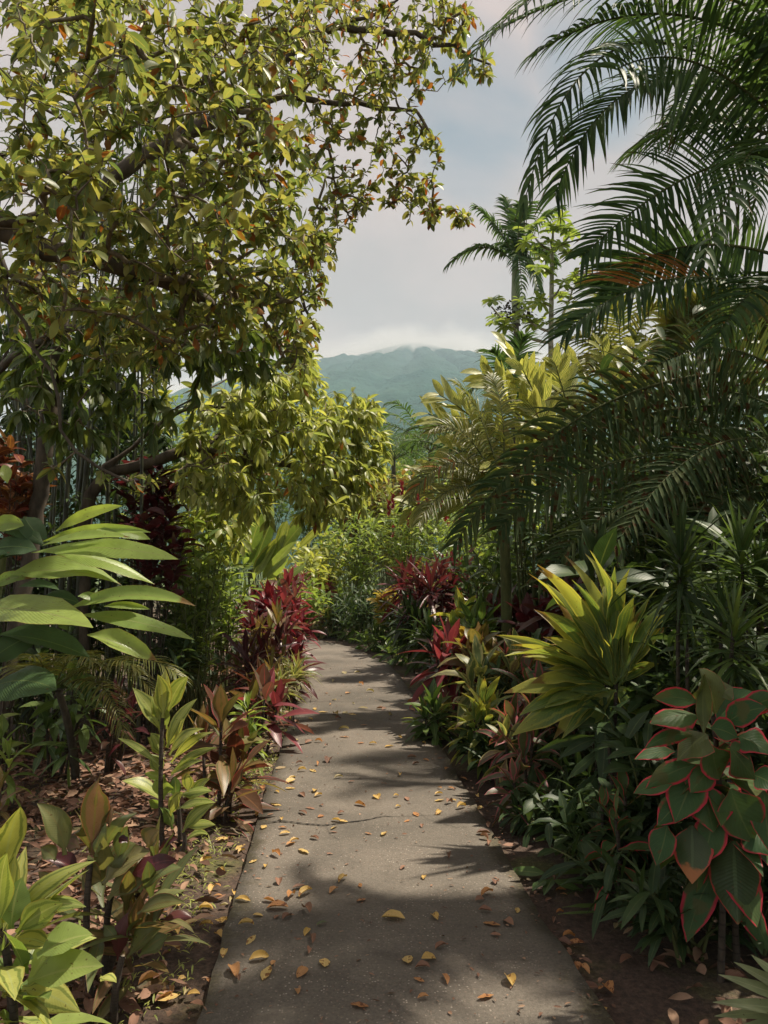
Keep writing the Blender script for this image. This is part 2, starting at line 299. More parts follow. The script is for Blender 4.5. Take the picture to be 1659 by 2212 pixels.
def blades(base, d, L, W, kind='lance', droop=0.6, up=None, S=6, nc=2, fold=0.25, wave=0.0, roll=0.0, twist=0.0, rnd=None, rnd2=None, curl=0.0):
    base = np.atleast_2d(base); N = len(base); d = nrm(np.broadcast_to(d, (N, 3)))
    L = np.broadcast_to(np.asarray(L, float), (N,)); W = np.broadcast_to(np.asarray(W, float), (N,))
    droop = np.broadcast_to(np.asarray(droop, float), (N,)); roll = np.broadcast_to(np.asarray(roll, float), (N,))
    twist = np.broadcast_to(np.asarray(twist, float), (N,))
    t = np.linspace(0, 1, S)
    tm = (t[1:]+t[:-1])/2
    dm = nrm(d[:, None, :] + (droop[:, None]*tm[None, :]**1.4)[..., None]*(-Z))
    pts = np.concatenate([base[:, None, :], base[:, None, :] + np.cumsum(dm*(L[:, None, None]/(S-1)), 1)], 1)
    dt = nrm(d[:, None, :] + (droop[:, None]*t[None, :]**1.4)[..., None]*(-Z))
    upv = np.broadcast_to(Z if up is None else up, (N, 3))
    s0 = np.cross(d, upv); bad = np.linalg.norm(s0, axis=1) < 0.15
    if bad.any():
        r = rng.normal(size=(N, 3)); s0 = np.where(bad[:, None], np.cross(d, r), s0)
    s0 = nrm(s0)
    n0 = nrm(np.cross(s0[:, None, :], dt)); s1 = nrm(np.cross(dt, n0))
    a = roll[:, None] + twist[:, None]*t[None, :]
    ca, sa = np.cos(a)[..., None], np.sin(a)[..., None]
    return ribbons(pts, s1*ca + n0*sa, n0*ca - s1*sa, W, kind, nc, fold, wave, rnd, rnd2, curl)

def bez(p0, p1, p2, n):
    t = np.linspace(0, 1, n)[:, None]
    return (1-t)**2*p0 + 2*t*(1-t)*p1 + t*t*p2
def tangents(p):
    g = np.gradient(p, axis=0); return nrm(g)
def tube(pts, r, sides=6, cap=True):
    pts = np.asarray(pts, float); n = len(pts); r = np.broadcast_to(np.asarray(r, float), (n,))
    T = tangents(pts)
    ref = Z if abs(T[0] @ Z) < 0.9 else np.array([1.0, 0, 0])
    s = nrm(np.cross(T[0], ref)); S_ = [s]
    for i in range(1, n):
        s = s - T[i]*(s @ T[i]); s = s/max(np.linalg.norm(s), 1e-6); S_.append(s)
    S_ = np.array(S_); B = np.cross(T, S_)
    a = np.linspace(0, 2*np.pi, sides, endpoint=False)
    V = pts[:, None, :] + r[:, None, None]*(S_[:, None, :]*np.cos(a)[None, :, None] + B[:, None, :]*np.sin(a)[None, :, None])
    i = np.arange(n-1)[:, None]*sides; j = np.arange(sides)[None, :]; j2 = (j+1) % sides
    F = np.stack([i+j, i+j2, i+sides+j2, i+sides+j], -1).reshape(-1, 4)
    ln = np.concatenate([[0], np.cumsum(np.linalg.norm(np.diff(pts, axis=0), axis=1))]); ln = ln/max(ln[-1], 1e-6)
    A = np.zeros((n, sides, 4)); A[..., 0] = np.linspace(0, 1, sides)[None, :]; A[..., 1] = ln[:, None]; A[..., 2] = rng.random(); A[..., 3] = rng.random()
    return V.reshape(-1, 3), F, A.reshape(-1, 4)

def spans(leaves, refmix=(0.6, 0.8, 0.35), S=11, nc=4, kind='ti', arch=0.18, fold=0.25, wave=0.06, rnd=None):
    """one blade per (P0, P1, W): a blade spanning two world points, arched upwards; yields meshes one at a time"""
    out = []
    for (p0, p1, w) in leaves:
        ln = np.linalg.norm(p1-p0); mid = (p0+p1)/2
        tocam = nrm(CAMP-mid)
        hor = p1-p0; steep = abs(nrm(hor)[2])
        upd = Z*(1-steep*0.7) + nrm(np.array([-(hor[0]), -(hor[1]), 0.0])+1e-6)*steep*-0.6*(-1 if hor[2] > 0 else -1)
        ctrl = mid + nrm(upd)*ln*arch*rng.uniform(0.6, 1.4)
        pts = bez(p0, ctrl, p1, S); T = tangents(pts)
        ref = nrm(Z*refmix[0] + tocam*refmix[1] + rng.normal(size=3)*refmix[2])
        side = nrm(np.cross(T, ref)); nor = np.cross(side, T)
        tw = rng.normal()*0.35; a = (np.linspace(-0.3, 1, S)*tw)[:, None]
        s2 = side*np.cos(a)+nor*np.sin(a); n2 = nor*np.cos(a)-side*np.sin(a)
        vis = max(0.55, float(np.sqrt(max(0, 1-(side[S//2] @ tocam)**2))))
        out.append(ribbons(pts[None], s2[None], n2[None], [w/vis], kind, nc, fold*rng.uniform(0.5, 1.4), wave, None if rnd is None else [rnd], None, curl=rng.uniform(-.25, .55)))
    return out

# ------------------------------------------------------------------ plant builders
GA = 2.399963
def rosette_mesh(c, n, L, W, kind='ti', top=84, low=-25, span=0.25, droop=(0.25, 1.1), tilt=None, S=7, nc=2, fold=0.3, wave=0.05, az0=None, lmin=0.55, rndr=(0, 1), axis=None):
    i = np.arange(n); f = i/max(1, n-1)
    az = (rng.uniform(0, 6.28) if az0 is None else az0) + i*GA + rng.normal(0, 0.25, n)
    el = np.radians(top + (low-top)*f**0.9 + rng.normal(0, 7, n))
    d = np.stack([np.cos(az)*np.cos(el), np.sin(az)*np.cos(el), np.sin(el)], 1)
    if tilt is not None: d = nrm(d + np.asarray(tilt))
    base = np.asarray(c)[None, :] - Z*(f*span)[:, None] + d*0.01
    Ls = L*(lmin + (1-lmin)*np.sin(np.clip(f*1.5+0.35, 0, 1.57)))*rng.uniform(0.82, 1.15, n)
    ref = nrm(Z*1.0 + np.stack([-np.cos(az), -np.sin(az), 0*az], 1)*1.2)
    return blades(base, d, Ls, W*rng.uniform(0.8, 1.15, n), kind, droop[0] + (droop[1]-droop[0])*f + rng.normal(0, 0.12, n), up=ref, S=S, nc=nc, fold=fold, wave=wave,
                  roll=rng.normal(0, 0.25, n), twist=rng.normal(0, 0.35, n), rnd=np.clip(rndr[0] + (rndr[1]-rndr[0])*rng.random(n), 0, 1))

def rosette_plant(name, label, cat, heads, D, Lpx, Wpx, n, mat, group=None, kind='ti', stem_r=0.013, base=None, near=False, stem_mat=None, **kw):
    """heads: (px, py, dD) centres of the leaf rosettes; each stands on its own stem rising from the ground"""
    cs = [P(h[0], h[1], D + (h[2] if len(h) > 2 else 0)) for h in heads]
    m = np.mean(cs, 0)
    b0 = np.array([m[0], m[1], 0.0]) if base is None else G(*base)
    root = thing(name, label, cat, b0, group)
    for h, c in zip(heads, cs):
        sc_ = h[3] if len(h) > 3 else 1.0
        L, W = M(Lpx, D)*sc_, M(Wpx, D)*sc_
        c = c.copy(); c[2] = max(c[2], 0.06)
        b = np.array([b0[0]+(c[0]-b0[0])*0.45, b0[1]+(c[1]-b0[1])*0.45, -0.02])
        mid = (b+c)/2 + np.array([rng.normal(0, 0.04), rng.normal(0, 0.04), 0])*c[2]
        s = MB(); s.add(*tube(bez(b, mid, c, 8), np.linspace(stem_r, stem_r*0.7, 8), 7)); s.build('stem', stem_mat or STEM, root, loc=b0)
        q = MB(); mm = mat if isinstance(mat, list) else [mat]
        per = n if not isinstance(n, list) else n[0]
        per = max(5, int(per*min(1, sc_+0.15)))
        mi = int(rng.integers(len(mm)))
        if near:
            V, F, A = rosette_mesh(c, per, L, W, kind, **kw)
            nv = len(V)//per; nf = len(F)//per
            for k in range(per):
                l = MB(); l.add(V[k*nv:(k+1)*nv], F[:nf], A[k*nv:(k+1)*nv]); l.build('leaf', mm[(mi+k) % len(mm)], root, loc=b0)
        else:
            q.add(*rosette_mesh(c, per, L, W, kind, **kw)); q.build('rosette', mm[mi], root, loc=b0)
    return root

def span_plant(name, label, cat, conv, D, lst, mats, stems, group=None, kind='ti', dz=(-0.45, 0.25), refmix=(0.6, 0.8, 0.3), arch=0.18, wave=0.06, fold=0.25, stem_r=0.014, stem_mat=None, wide=1.0):
    """a plant whose leaves I measured one by one: (x0, y0, x1, y1, width[, material index[, dD]]) in view units mapped by conv"""
    sx, ox, oy = conv
    cv = lambda x, y: (ox + x*sx, oy + y*sx)
    st0 = stems[0]; b0 = G(*cv(st0[0], st0[1])) if st0[0] is not None else None
    b0 = np.array([P(*cv(st0[0], st0[1]), D)[0], D, 0.0])
    root = thing(name, label, cat, b0, group)
    for (x0, y0, x1, y1, *r) in stems:
        dd = r[0] if r else 0
        p0 = P(*cv(x0, y0), D+dd); p0[2] = -0.02
        p1 = P(*cv(x1, y1), D+dd)
        s = MB(); s.add(*tube(bez(p0, (p0+p1)/2 + rng.normal(0, 0.03, 3), p1, 9), np.linspace(stem_r*1.15, stem_r*0.8, 9), 8)); s.build('stem', stem_mat or STEM, root, loc=b0)
    for (x0, y0, x1, y1, w, *r) in lst:
        mi = r[0] if r else 0
        a, b = cv(x0, y0), cv(x1, y1)
        ln = M(math.hypot(a[0]-b[0], a[1]-b[1]), D)
        dd = r[1] if len(r) > 1 else rng.uniform(*dz)*ln
        bd = rng.normal(0, 0.03)
        for g in spans([(P(*a, D+bd), P(*b, D+dd), M(w*sx*wide, D))], refmix, kind=kind, arch=arch, wave=wave, fold=fold):
            q = MB(); q.add(*g); q.build('leaf', mats[mi], root, loc=b0)
    return root

def frond_mesh(q, p0, p1, p2, n=46, L=0.5, W=0.03, up=Z, a0=75, a1=28, droop=0.9, lift=0.15, r0=0.012, kind='grass', start=0.12, mi=0, rmi=1, S=6, orange=None, omi=2, fold=0.5, tipk=0.45, basek=0.5, jitter=0.08, rs=5, dj=0.25):
    pts = bez(p0, p1, p2, 26); T = tangents(pts)
    q, l2, l3 = q; q.add(*tube(pts, np.linspace(r0, r0*0.25, 26), rs))
    f = np.repeat(np.linspace(start, 1.0, n), 2) + rng.normal(0, 0.002, 2*n); f = np.clip(f, 0, 1)
    x = f*25; i0 = np.clip(x.astype(int), 0, 24); fr = (x-i0)[:, None]
    b = pts[i0]*(1-fr)+pts[i0+1]*fr; t = nrm(T[i0]*(1-fr)+T[i0+1]*fr)
    sgn = np.tile([-1.0, 1.0], n)
    side = nrm(np.cross(t, np.broadcast_to(up, t.shape))); nn = np.cross(side, t)
    ang = np.radians(a0 + (a1-a0)*((f-start)/(1-start))**1.2 + rng.normal(0, 4, 2*n))
    d = t*np.cos(ang)[:, None] + side*(sgn*np.sin(ang))[:, None] + nn*(lift + rng.normal(0, jitter, 2*n))[:, None]
    g = (f-start)/(1-start)
    Ls = L*np.interp(g, [0, .15, .4, .7, .9, 1], [basek, .85, 1, .85, .6, tipk])*rng.uniform(0.88, 1.08, 2*n)
    V, F, A = blades(b, d, Ls, W*rng.uniform(0.75, 1.15, 2*n), kind, droop*rng.uniform(1-dj, 1+dj*1.6, 2*n), up=nn, S=S, nc=2, fold=fold, roll=rng.normal(0, 0.15, 2*n), twist=rng.normal(0, 0.4, 2*n))
    nv, nf = len(V)//(2*n), len(F)//(2*n)
    if orange:
        for k in range(2*n):
            isor = orange[0] <= g[k] <= orange[1] and rng.random() < orange[2] and (orange[3] == 0 or sgn[k] == orange[3])
            (l3 if isor else l2).add(V[k*nv:(k+1)*nv], F[:nf], A[k*nv:(k+1)*nv])
    else: l2.add(V, F, A)

TOC = nrm(np.array([-0.35, -0.9, 0.25]))
def palm(name, label, base, trunk_top, fronds, mat, group=None, tr=0.07, trunk_mat=None, rachis=None, cat='palm', trunk_sides=10, **kw):
    """fronds: (P0, P1, P2, dict) in world space; each frond is a part"""
    root = thing(name, label, cat, base, group)
    b = np.asarray(base, float)
    tt = np.asarray(trunk_top, float)
    s = MB(); s.add(*tube(bez(b-Z*0.05, (b+tt)/2+np.array([0.05, 0, 0]), tt, 14), np.linspace(tr*1.15, tr*0.85, 14), trunk_sides)); s.build('trunk', trunk_mat or PDARK, root, loc=b)
    for (a, m, e, dd) in fronds:
        k = dict(kw); k.update(dd or {}); fc = k.pop('face', 0.0)
        if fc: k['up'] = nrm(Z*(1-fc) + nrm(CAMP-np.asarray(m))*fc + rng.normal(0, .08, 3))
        mm = k.pop('mat', mat); q, l2, l3 = MB(), MB(), MB()
        frond_mesh((q, l2, l3), np.asarray(a), np.asarray(m), np.asarray(e), **k); f = q.build('frond', rachis or CANE, root, loc=b)
        for l, lm in ((l2, mm), (l3, PALM_OR)):
            if l.n:
                lo = l.build('leaves', lm); lo.parent = f; lo.location = tuple(-b)
                if lm is PALM_OR: lo['label'] = 'leaflets turned bright orange'
    return root

def bush(name, label, cat, c, rx, ry, rz, nsh, nl, L, W, mat, group=None, kind='lance', droop=0.8, stem_r=0.006, upk=0.5, stem_mat=None, S=5, fold=0.25, spread=0.3, flower=None, part='foliage', lo=0.3, el=0.3):
    """stems fan out of one foot to points of the ellipsoid (c; rx, ry, rz) and carry leaves along their upper part"""
    c = np.asarray(c, float); foot = np.array([c[0], c[1], 0.0])
    root = thing(name, label, cat, foot, group)
    s = MB(); q = MB(); fl = MB()
    for i in range(nsh):
        v = nrm(rng.normal(size=3)); v = v*rng.uniform(0.45, 1.0)**0.6
        if v[2] < -0.35: v[2] *= -0.5
        tip = c + v*np.array([rx, ry, rz]); tip[2] = max(tip[2], 0.08)
        b = foot + np.array([rng.normal(0, rx*spread*0.5), rng.normal(0, ry*spread*0.5), -0.01])
        ctrl = np.array([b[0]*0.6+tip[0]*0.4, b[1]*0.6+tip[1]*0.4, tip[2]*0.75+0.02])
        pts = bez(b, ctrl, tip, 8); s = MB(); s.add(*tube(pts, np.linspace(stem_r, stem_r*0.5, 8), 5)); s.build('stem', stem_mat or CANE, root, loc=foot)
        T = tangents(pts)
        f = np.linspace(lo, 1, nl); x = f*7; i0 = np.clip(x.astype(int), 0, 6); fr = (x-i0)[:, None]
        bp = pts[i0]*(1-fr)+pts[i0+1]*fr; t = T[i0]
        az = np.arange(nl)*GA + rng.uniform(0, 6)
        o1 = nrm(np.cross(t, Z+rng.normal(0, .1, 3))); o2 = np.cross(t, o1)
        d = nrm(t*upk + o1*np.cos(az)[:, None] + o2*np.sin(az)[:, None] + Z*el + rng.normal(0, 0.2, (nl, 3)))
        q.add(*blades(bp, d, L*rng.uniform(0.7, 1.2, nl), W*rng.uniform(0.75, 1.2, nl), kind, droop*rng.uniform(0.5, 1.4, nl), S=S, nc=2, fold=fold, roll=rng.normal(0, .35, nl), twist=rng.normal(0, .3, nl)))
        if flower and rng.random() < flower[0]:
            k = 14; az = np.arange(k)*GA; zz = np.linspace(0, flower[1], k)
            fd = np.stack([np.cos(az), np.sin(az), 0*az+1.4], 1)
            fl.add(*blades(tip + Z*zz[:, None], fd, flower[1]*0.35, flower[1]*0.22, 'lance', -0.3, S=4))
    q.build(part, mat, root, loc=foot)
    if fl.n: fl.build('flower_spike', FLOWER, root, loc=foot)
    return root

def cane_plant(name, label, cat, canes, D, Lpx, Wpx, mat, group=None, nl=18, kind='lance', droop=0.5, part_mat=None, base=None, plane=None, up_in=0.55, out=0.9):
    """canes: (bx, by, tx, ty, dD base, dD tip, bow px) in view pixels; leaves alternate in two rows"""
    pts0 = P(canes[0][0], canes[0][1], D); b0 = np.array([pts0[0], D, 0.0])
    root = thing(name, label, cat, b0, group)
    L, W = M(Lpx, D), M(Wpx, D)
    for (bx, by, tx, ty, d0, d1, bow) in canes:
        p0 = P(bx, by, D+d0); p1 = P(tx, ty, D+d1)
        gr = np.array([p0[0]*0.5+b0[0]*0.5, p0[1], -0.02])
        ctrl = (p0+p1)/2 + Z*M(bow, D)
        pts = bez(p0, ctrl, p1, 16)
        s = MB(); s.add(*tube(np.concatenate([bez(gr, (gr+p0)/2+np.array([0.0, 0, 0.05]), p0, 6)[:-1], pts]), np.linspace(0.016, 0.006, 21), 6)); s.build('cane', part_mat or CANE, root, loc=b0)
        T = tangents(pts); f = np.linspace(0.08, 1, nl); x = f*15; i0 = np.clip(x.astype(int), 0, 14); fr = (x-i0)[:, None]
        bp = pts[i0]*(1-fr)+pts[i0+1]*fr; t = T[i0]
        toc = nrm(CAMP - p0)
        pl = nrm(np.cross(t, nrm(toc*0.8 + Z*0.35 + rng.normal(0, 0.35, 3)))); sg = np.where(np.arange(nl) % 2 == 0, 1.0, -1.0)[:, None]
        ang = np.interp(f, [0, 1], [out, up_in])[:, None] + rng.normal(0, 0.12, (nl, 1))
        d = nrm(t*np.cos(ang) + pl*sg*np.sin(ang) + rng.normal(0, 0.1, (nl, 3)))
        q = MB(); q.add(*blades(bp, d, L*np.interp(f, [0, .3, .8, 1], [.8, 1, .9, .6])*rng.uniform(.85, 1.12, nl), W*rng.uniform(.85, 1.1, nl), kind, droop*rng.uniform(.4, 1.4, nl), up=nrm(toc*0.7+Z*0.7), S=7, nc=4, fold=0.18, wave=0.07, roll=rng.normal(0, .3, nl), twist=rng.normal(0, .3, nl)))
        q.build('foliage', mat, root, loc=b0)
    return root

def tree(name, label, limbs, clusters, leaf, mats, group=None, rtip=0.0022, rmax=0.09, step=0.14, trunk_mat=None, sag=0.12, cat='tree', loose=1.0):
    """limbs: world polylines (the first rises from the ground); clusters: where twigs must reach (px, py, D, rpx, rpy, rD, n)"""
    pos, par, chains = [], [], []
    def add_chain(pl, parent):
        ids = []
        for p in pl:
            pos.append(p); par.append(parent); parent = len(pos)-1; ids.append(parent)
        return ids
    def resample(pl, st):
        pl = np.asarray(pl, float)
        # smooth the control polyline
        t = np.linspace(0, len(pl)-1, (len(pl)-1)*8+1); out = []
        for k in t:
            i = min(int(k), len(pl)-2); f = k-i
            p0, p1, p2, p3 = pl[max(i-1, 0)], pl[i], pl[i+1], pl[min(i+2, len(pl)-1)]
            out.append(0.5*((2*p1)+(-p0+p2)*f+(2*p0-5*p1+4*p2-p3)*f*f+(-p0+3*p1-3*p2+p3)*f**3))
        out = np.array(out); l = np.concatenate([[0], np.cumsum(np.linalg.norm(np.diff(out, axis=0), axis=1))])
        m = max(4, int(l[-1]/st)); s = np.linspace(0, l[-1], m)
        return np.stack([np.interp(s, l, out[:, k]) for k in range(3)], 1)
    for i, lb in enumerate(limbs):
        pl = resample(lb, step)
        pl[1:-1] += rng.normal(0, 0.012, (len(pl)-2, 3))
        if i == 0: ids = add_chain(pl, -1); chains.append((ids, 'trunk'))
        else:
            j = int(np.argmin(np.linalg.norm(np.array(pos)-pl[0], axis=1)))
            ids = add_chain(pl, j); chains.append(([j]+ids, 'branch'))
    trunk_n = len(chains[0][0])
    tg = []
    for (px, py, D, rx, ry, rD, n) in clusters:
        v = rng.normal(size=(n, 3)); v = v/np.linalg.norm(v, axis=1, keepdims=True)*rng.random((n, 1))**0.4
        for k in range(n):
            tg.append(P(px+v[k, 0]*rx, py+v[k, 1]*ry, D+v[k, 2]*rD))
    tg = np.array(tg)
    PA = np.zeros((len(pos)+len(tg)*14, 3)); PA[:len(pos)] = pos
    d0 = np.array([np.min(np.linalg.norm(PA[:len(pos)]-t, axis=1)) for t in tg])
    tips = []
    for k in np.argsort(d0 + rng.normal(0, 0.15, len(tg))):
        t = tg[k]; n = len(pos)
        dd = np.linalg.norm(PA[:n]-t, axis=1); dd[:max(0, int(trunk_n*0.4))] += 2.0
        j = int(np.argmin(dd)); dist = dd[j]
        m = int(np.clip(dist/step, 3, 12)); a = PA[j]
        ctrl = (a+t)/2 + Z*dist*sag + rng.normal(0, 0.10, 3)*dist
        pl = bez(a, ctrl, t, m+1)[1:]; pl[:-1] += rng.normal(0, 0.010, (len(pl)-1, 3))
        ids = add_chain(list(pl), j); PA[n:n+len(ids)] = pl
        chains.append(([j]+ids, 'twig')); tips.append([j]+ids)
    pos = np.array(pos); par = np.array(par); cnt = np.zeros(len(pos))
    isleaf = np.ones(len(pos), bool); isleaf[par[par >= 0]] = False; cnt[isleaf] = 1
    for i in range(len(pos)-1, 0, -1):
        if par[i] >= 0: cnt[par[i]] += cnt[i]
    R = np.minimum(rtip*np.maximum(cnt, 1)**0.52, rmax)
    foot = np.array([pos[0][0], pos[0][1], 0.0])
    root = thing(name, label, cat, foot, group)
    tw = {}; limb_of = {}; limbs_o = []
    for ids, kd in chains:
        pl = pos[ids]; r = R[ids].copy(); r[0] = min(r[0], r[1]*1.15) if kd != 'trunk' else r[0]; r[-1] *= 0.6
        if kd == 'twig':
            k = limb_of[ids[0]]; tw.setdefault(k, MB()).add(*tube(pl, r, 5 if r[0] > 0.006 else 4))
            for i in ids[1:]: limb_of[i] = k
        else:
            b = MB(); b.add(*tube(pl, np.maximum(r, rtip*3), 9)); limbs_o.append(b.build(kd, trunk_mat or BARK, root, loc=foot))
            for i in ids: limb_of.setdefault(i, len(limbs_o)-1)
    for k, m in tw.items():
        if k == 0 and leaf.get('extra'):
            for _ in range(leaf['extra'][1]):
                c = leaf['extra'][0][int(rng.integers(len(leaf['extra'][0])))]; s0 = P(c[0]+rng.uniform(-1, 1)*c[3], c[1]+rng.uniform(-1, 1)*c[4], c[2]+rng.uniform(-.4, .5)); s0 = pos[int(np.argmin(np.linalg.norm(pos-s0, axis=1)))]
                dv = np.array([rng.uniform(.3, 1), rng.normal(0, .3), rng.normal(-.35, .35)])*rng.uniform(.4, 1.1); s1 = s0+dv
                m.add(*tube(bez(s0, (s0+s1)/2+rng.normal(0, .08, 3)+Z*.06, s1, 9)+rng.normal(0, .004, (9, 3)), np.linspace(rng.uniform(.0025, .005), .0012, 9), 5))
        o = m.build('twigs', TWIG); o.parent = limbs_o[k]; o.location = tuple(-foot)
    kpt, L, W, kind, droop, down, fr = leaf['k'], leaf['L'], leaf['W'], leaf.get('kind', 'oval'), leaf.get('droop', .7), leaf.get('down', .3), leaf.get('frac', .6)
    B, Dv, Ls, wh = [], [], [], leaf.get('whorl', 0.5)
    for ids in tips:
        pl = pos[ids]; T = tangents(pl); n = len(pl)
        k = max(1, int(rng.poisson(kpt)))
        if rng.random() < leaf.get('bare', 0): k = 1
        for q in range(k):
            f = 1 - fr*rng.random()**(1+wh); x = f*(n-1); i = min(int(x), n-2); g = x-i
            p = pl[i]*(1-g)+pl[i+1]*g; t = T[i]
            o = nrm(np.cross(t, rng.normal(size=3)))
            dv = t*rng.uniform(0.2, 0.9) + o*rng.uniform(0.5, 1.1) - Z*down*rng.uniform(0.3, 1.6)
            B.append(p); Dv.append(dv); Ls.append(L*rng.uniform(*leaf.get('sz', (0.6, 1.25))))
    B = np.array(B); Dv = nrm(np.array(Dv)); Ls = np.array(Ls); n = len(B)
    V, F, A = blades(B, Dv, Ls, Ls*(W/L)*rng.uniform(0.8, 1.15, n), kind, droop*rng.uniform(0.3, 1.6, n), up=nrm(Z+rng.normal(0, .35, (n, 3))), S=leaf.get('S', 6), nc=2, fold=leaf.get('fold', .3), wave=.08, roll=rng.normal(0, .4, n), twist=rng.normal(0, .35, n))
    nf = len(F)//n
    cr = MB(); cr.add(V, F, A); mi = np.zeros(n, np.int32)
    pr_ = leaf.get('alt', 0.0)
    mi[rng.random(n) < pr_] = 1
    cr.MI = [np.repeat(mi, nf)]
    cr.build('crown', mats, root, loc=foot)
    return root

# ------------------------------------------------------------------ the setting: ground, path, mountain, cloud, haze
def groundmat():
    m, nt, N, L = newmat('soil'); b = NB(nt)
    tc = N.new('ShaderNodeTexCoord'); o = tc.outputs['Object']
    n1 = b.noise(1.3, 5, o, 0.6); n2 = b.noise(38, 5, o, 0.7); n3 = b.noise(0.05, 4, o)
    col = b.ramp(n2, [(0.30, (0.025, 0.017, 0.013)), (0.5, (0.068, 0.043, 0.031)), (0.72, (0.13, 0.083, 0.06))])
    moss = b.ramp(n2, [(0.3, (0.05, 0.06, 0.02)), (0.7, (0.16, 0.16, 0.045))])
    col = b.mix(b.math('MULTIPLY', b.step(n1, 0.52, 0.66), 0.75), col, moss)
    sp = N.new('ShaderNodeVectorMath'); sp.operation = 'LENGTH'; L.new(o, sp.inputs[0])
    far = b.step(sp.outputs['Value'], 25, 60)
    col = b.mix(far, col, b.ramp(n3, [(0.35, (0.04, 0.07, 0.025)), (0.65, (0.09, 0.13, 0.04))]))
    bp = N.new('ShaderNodeBump'); bp.inputs['Strength'].default_value = 0.9; bp.inputs['Distance'].default_value = 0.02; L.new(n2, bp.inputs['Height'])
    pr = N.new('ShaderNodeBsdfPrincipled'); L.new(col, pr.inputs['Base Color']); pr.inputs['Roughness'].default_value = 0.95; L.new(bp.outputs[0], pr.inputs['Normal'])
    q = N.new('ShaderNodeOutputMaterial'); L.new(pr.outputs[0], q.inputs[0]); return m
def pathmat():
    m, nt, N, L = newmat('path_concrete'); b = NB(nt)
    tc = N.new('ShaderNodeTexCoord'); o = tc.outputs['Object']
    n1 = b.noise(0.9, 5, o, 0.6); n2 = b.noise(70, 4, o, 0.7); n3 = b.noise(6, 5, o, 0.65, 0.4)
    base = b.ramp(n1, [(0.3, (0.096, 0.085, 0.070)), (0.7, (0.188, 0.160, 0.132))])
    k = b.math('MULTIPLY_ADD', n2, 1.3, 0.34); kk = N.new('ShaderNodeCombineColor'); [L.new(k, kk.inputs[i]) for i in range(3)]
    col = b.mix(1.0, base, kk.outputs[0], 'MULTIPLY')
    col = b.mix(b.math('MULTIPLY', b.step(n3, 0.54, 0.72), 0.5), col, (0.085, 0.070, 0.055))
    v = N.new('ShaderNodeTexVoronoi'); v.inputs['Scale'].default_value = 95; L.new(o, v.inputs['Vector'])
    hs = N.new('ShaderNodeSeparateColor'); L.new(v.outputs['Color'], hs.inputs[0])
    peb = b.math('MULTIPLY', b.step(hs.outputs[0], 0.70, 0.74), b.math('SUBTRACT', 1.0, b.step(v.outputs['Distance'], 0.32, 0.42)))
    pc = b.ramp(hs.outputs[1], [(0.0, (0.07, 0.06, 0.055)), (0.45, (0.24, 0.17, 0.13)), (1.0, (0.46, 0.41, 0.35))])
    col = b.mix(b.math('MULTIPLY', peb, b.step(b.noise(2.2, 4, o, 0.6), 0.3, 0.7)), col, pc)
    at = N.new('ShaderNodeAttribute'); at.attribute_name = 'leaf'; s2 = N.new('ShaderNodeSeparateColor'); L.new(at.outputs['Color'], s2.inputs[0])
    ed = b.math('ADD', b.math('ABSOLUTE', b.math('MULTIPLY_ADD', s2.outputs[0], 2.0, -1.0)), b.math('MULTIPLY', b.math('SUBTRACT', b.noise(4.5, 5, o, 0.65), 0.5), 0.75))
    col = b.mix(b.math('MULTIPLY', b.step(ed, 0.86, 1.05), 0.8), col, b.ramp(n2, [(0.35, (0.045, 0.036, 0.024)), (0.65, (0.10, 0.085, 0.04))]))
    col = b.mix(b.math('MULTIPLY', b.step(b.noise(0.8, 5, o, 0.65, 0.8), 0.48, 0.62), 0.45), col, (0.075, 0.066, 0.056))
    v2 = N.new('ShaderNodeTexVoronoi'); v2.inputs['Scale'].default_value = 210; L.new(o, v2.inputs['Vector'])
    pit = b.math('SUBTRACT', 1.0, b.step(v2.outputs['Distance'], 0.18, 0.34))
    col = b.mix(b.math('MULTIPLY', pit, 0.45), col, (0.06, 0.05, 0.042))
    h = b.math('ADD', b.math('MULTIPLY', n2, 0.8), b.math('SUBTRACT', b.math('MULTIPLY', peb, 0.5), b.math('MULTIPLY', pit, 0.6)))
    bp = N.new('ShaderNodeBump'); bp.inputs['Strength'].default_value = 0.6; bp.inputs['Distance'].default_value = 0.004; L.new(h, bp.inputs['Height'])
    pr = N.new('ShaderNodeBsdfPrincipled'); L.new(col, pr.inputs['Base Color']); pr.inputs['Roughness'].default_value = 0.85; L.new(bp.outputs[0], pr.inputs['Normal'])
    pr.inputs['Specular IOR Level'].default_value = 0.3
    q = N.new('ShaderNodeOutputMaterial'); L.new(pr.outputs[0], q.inputs[0]); return m
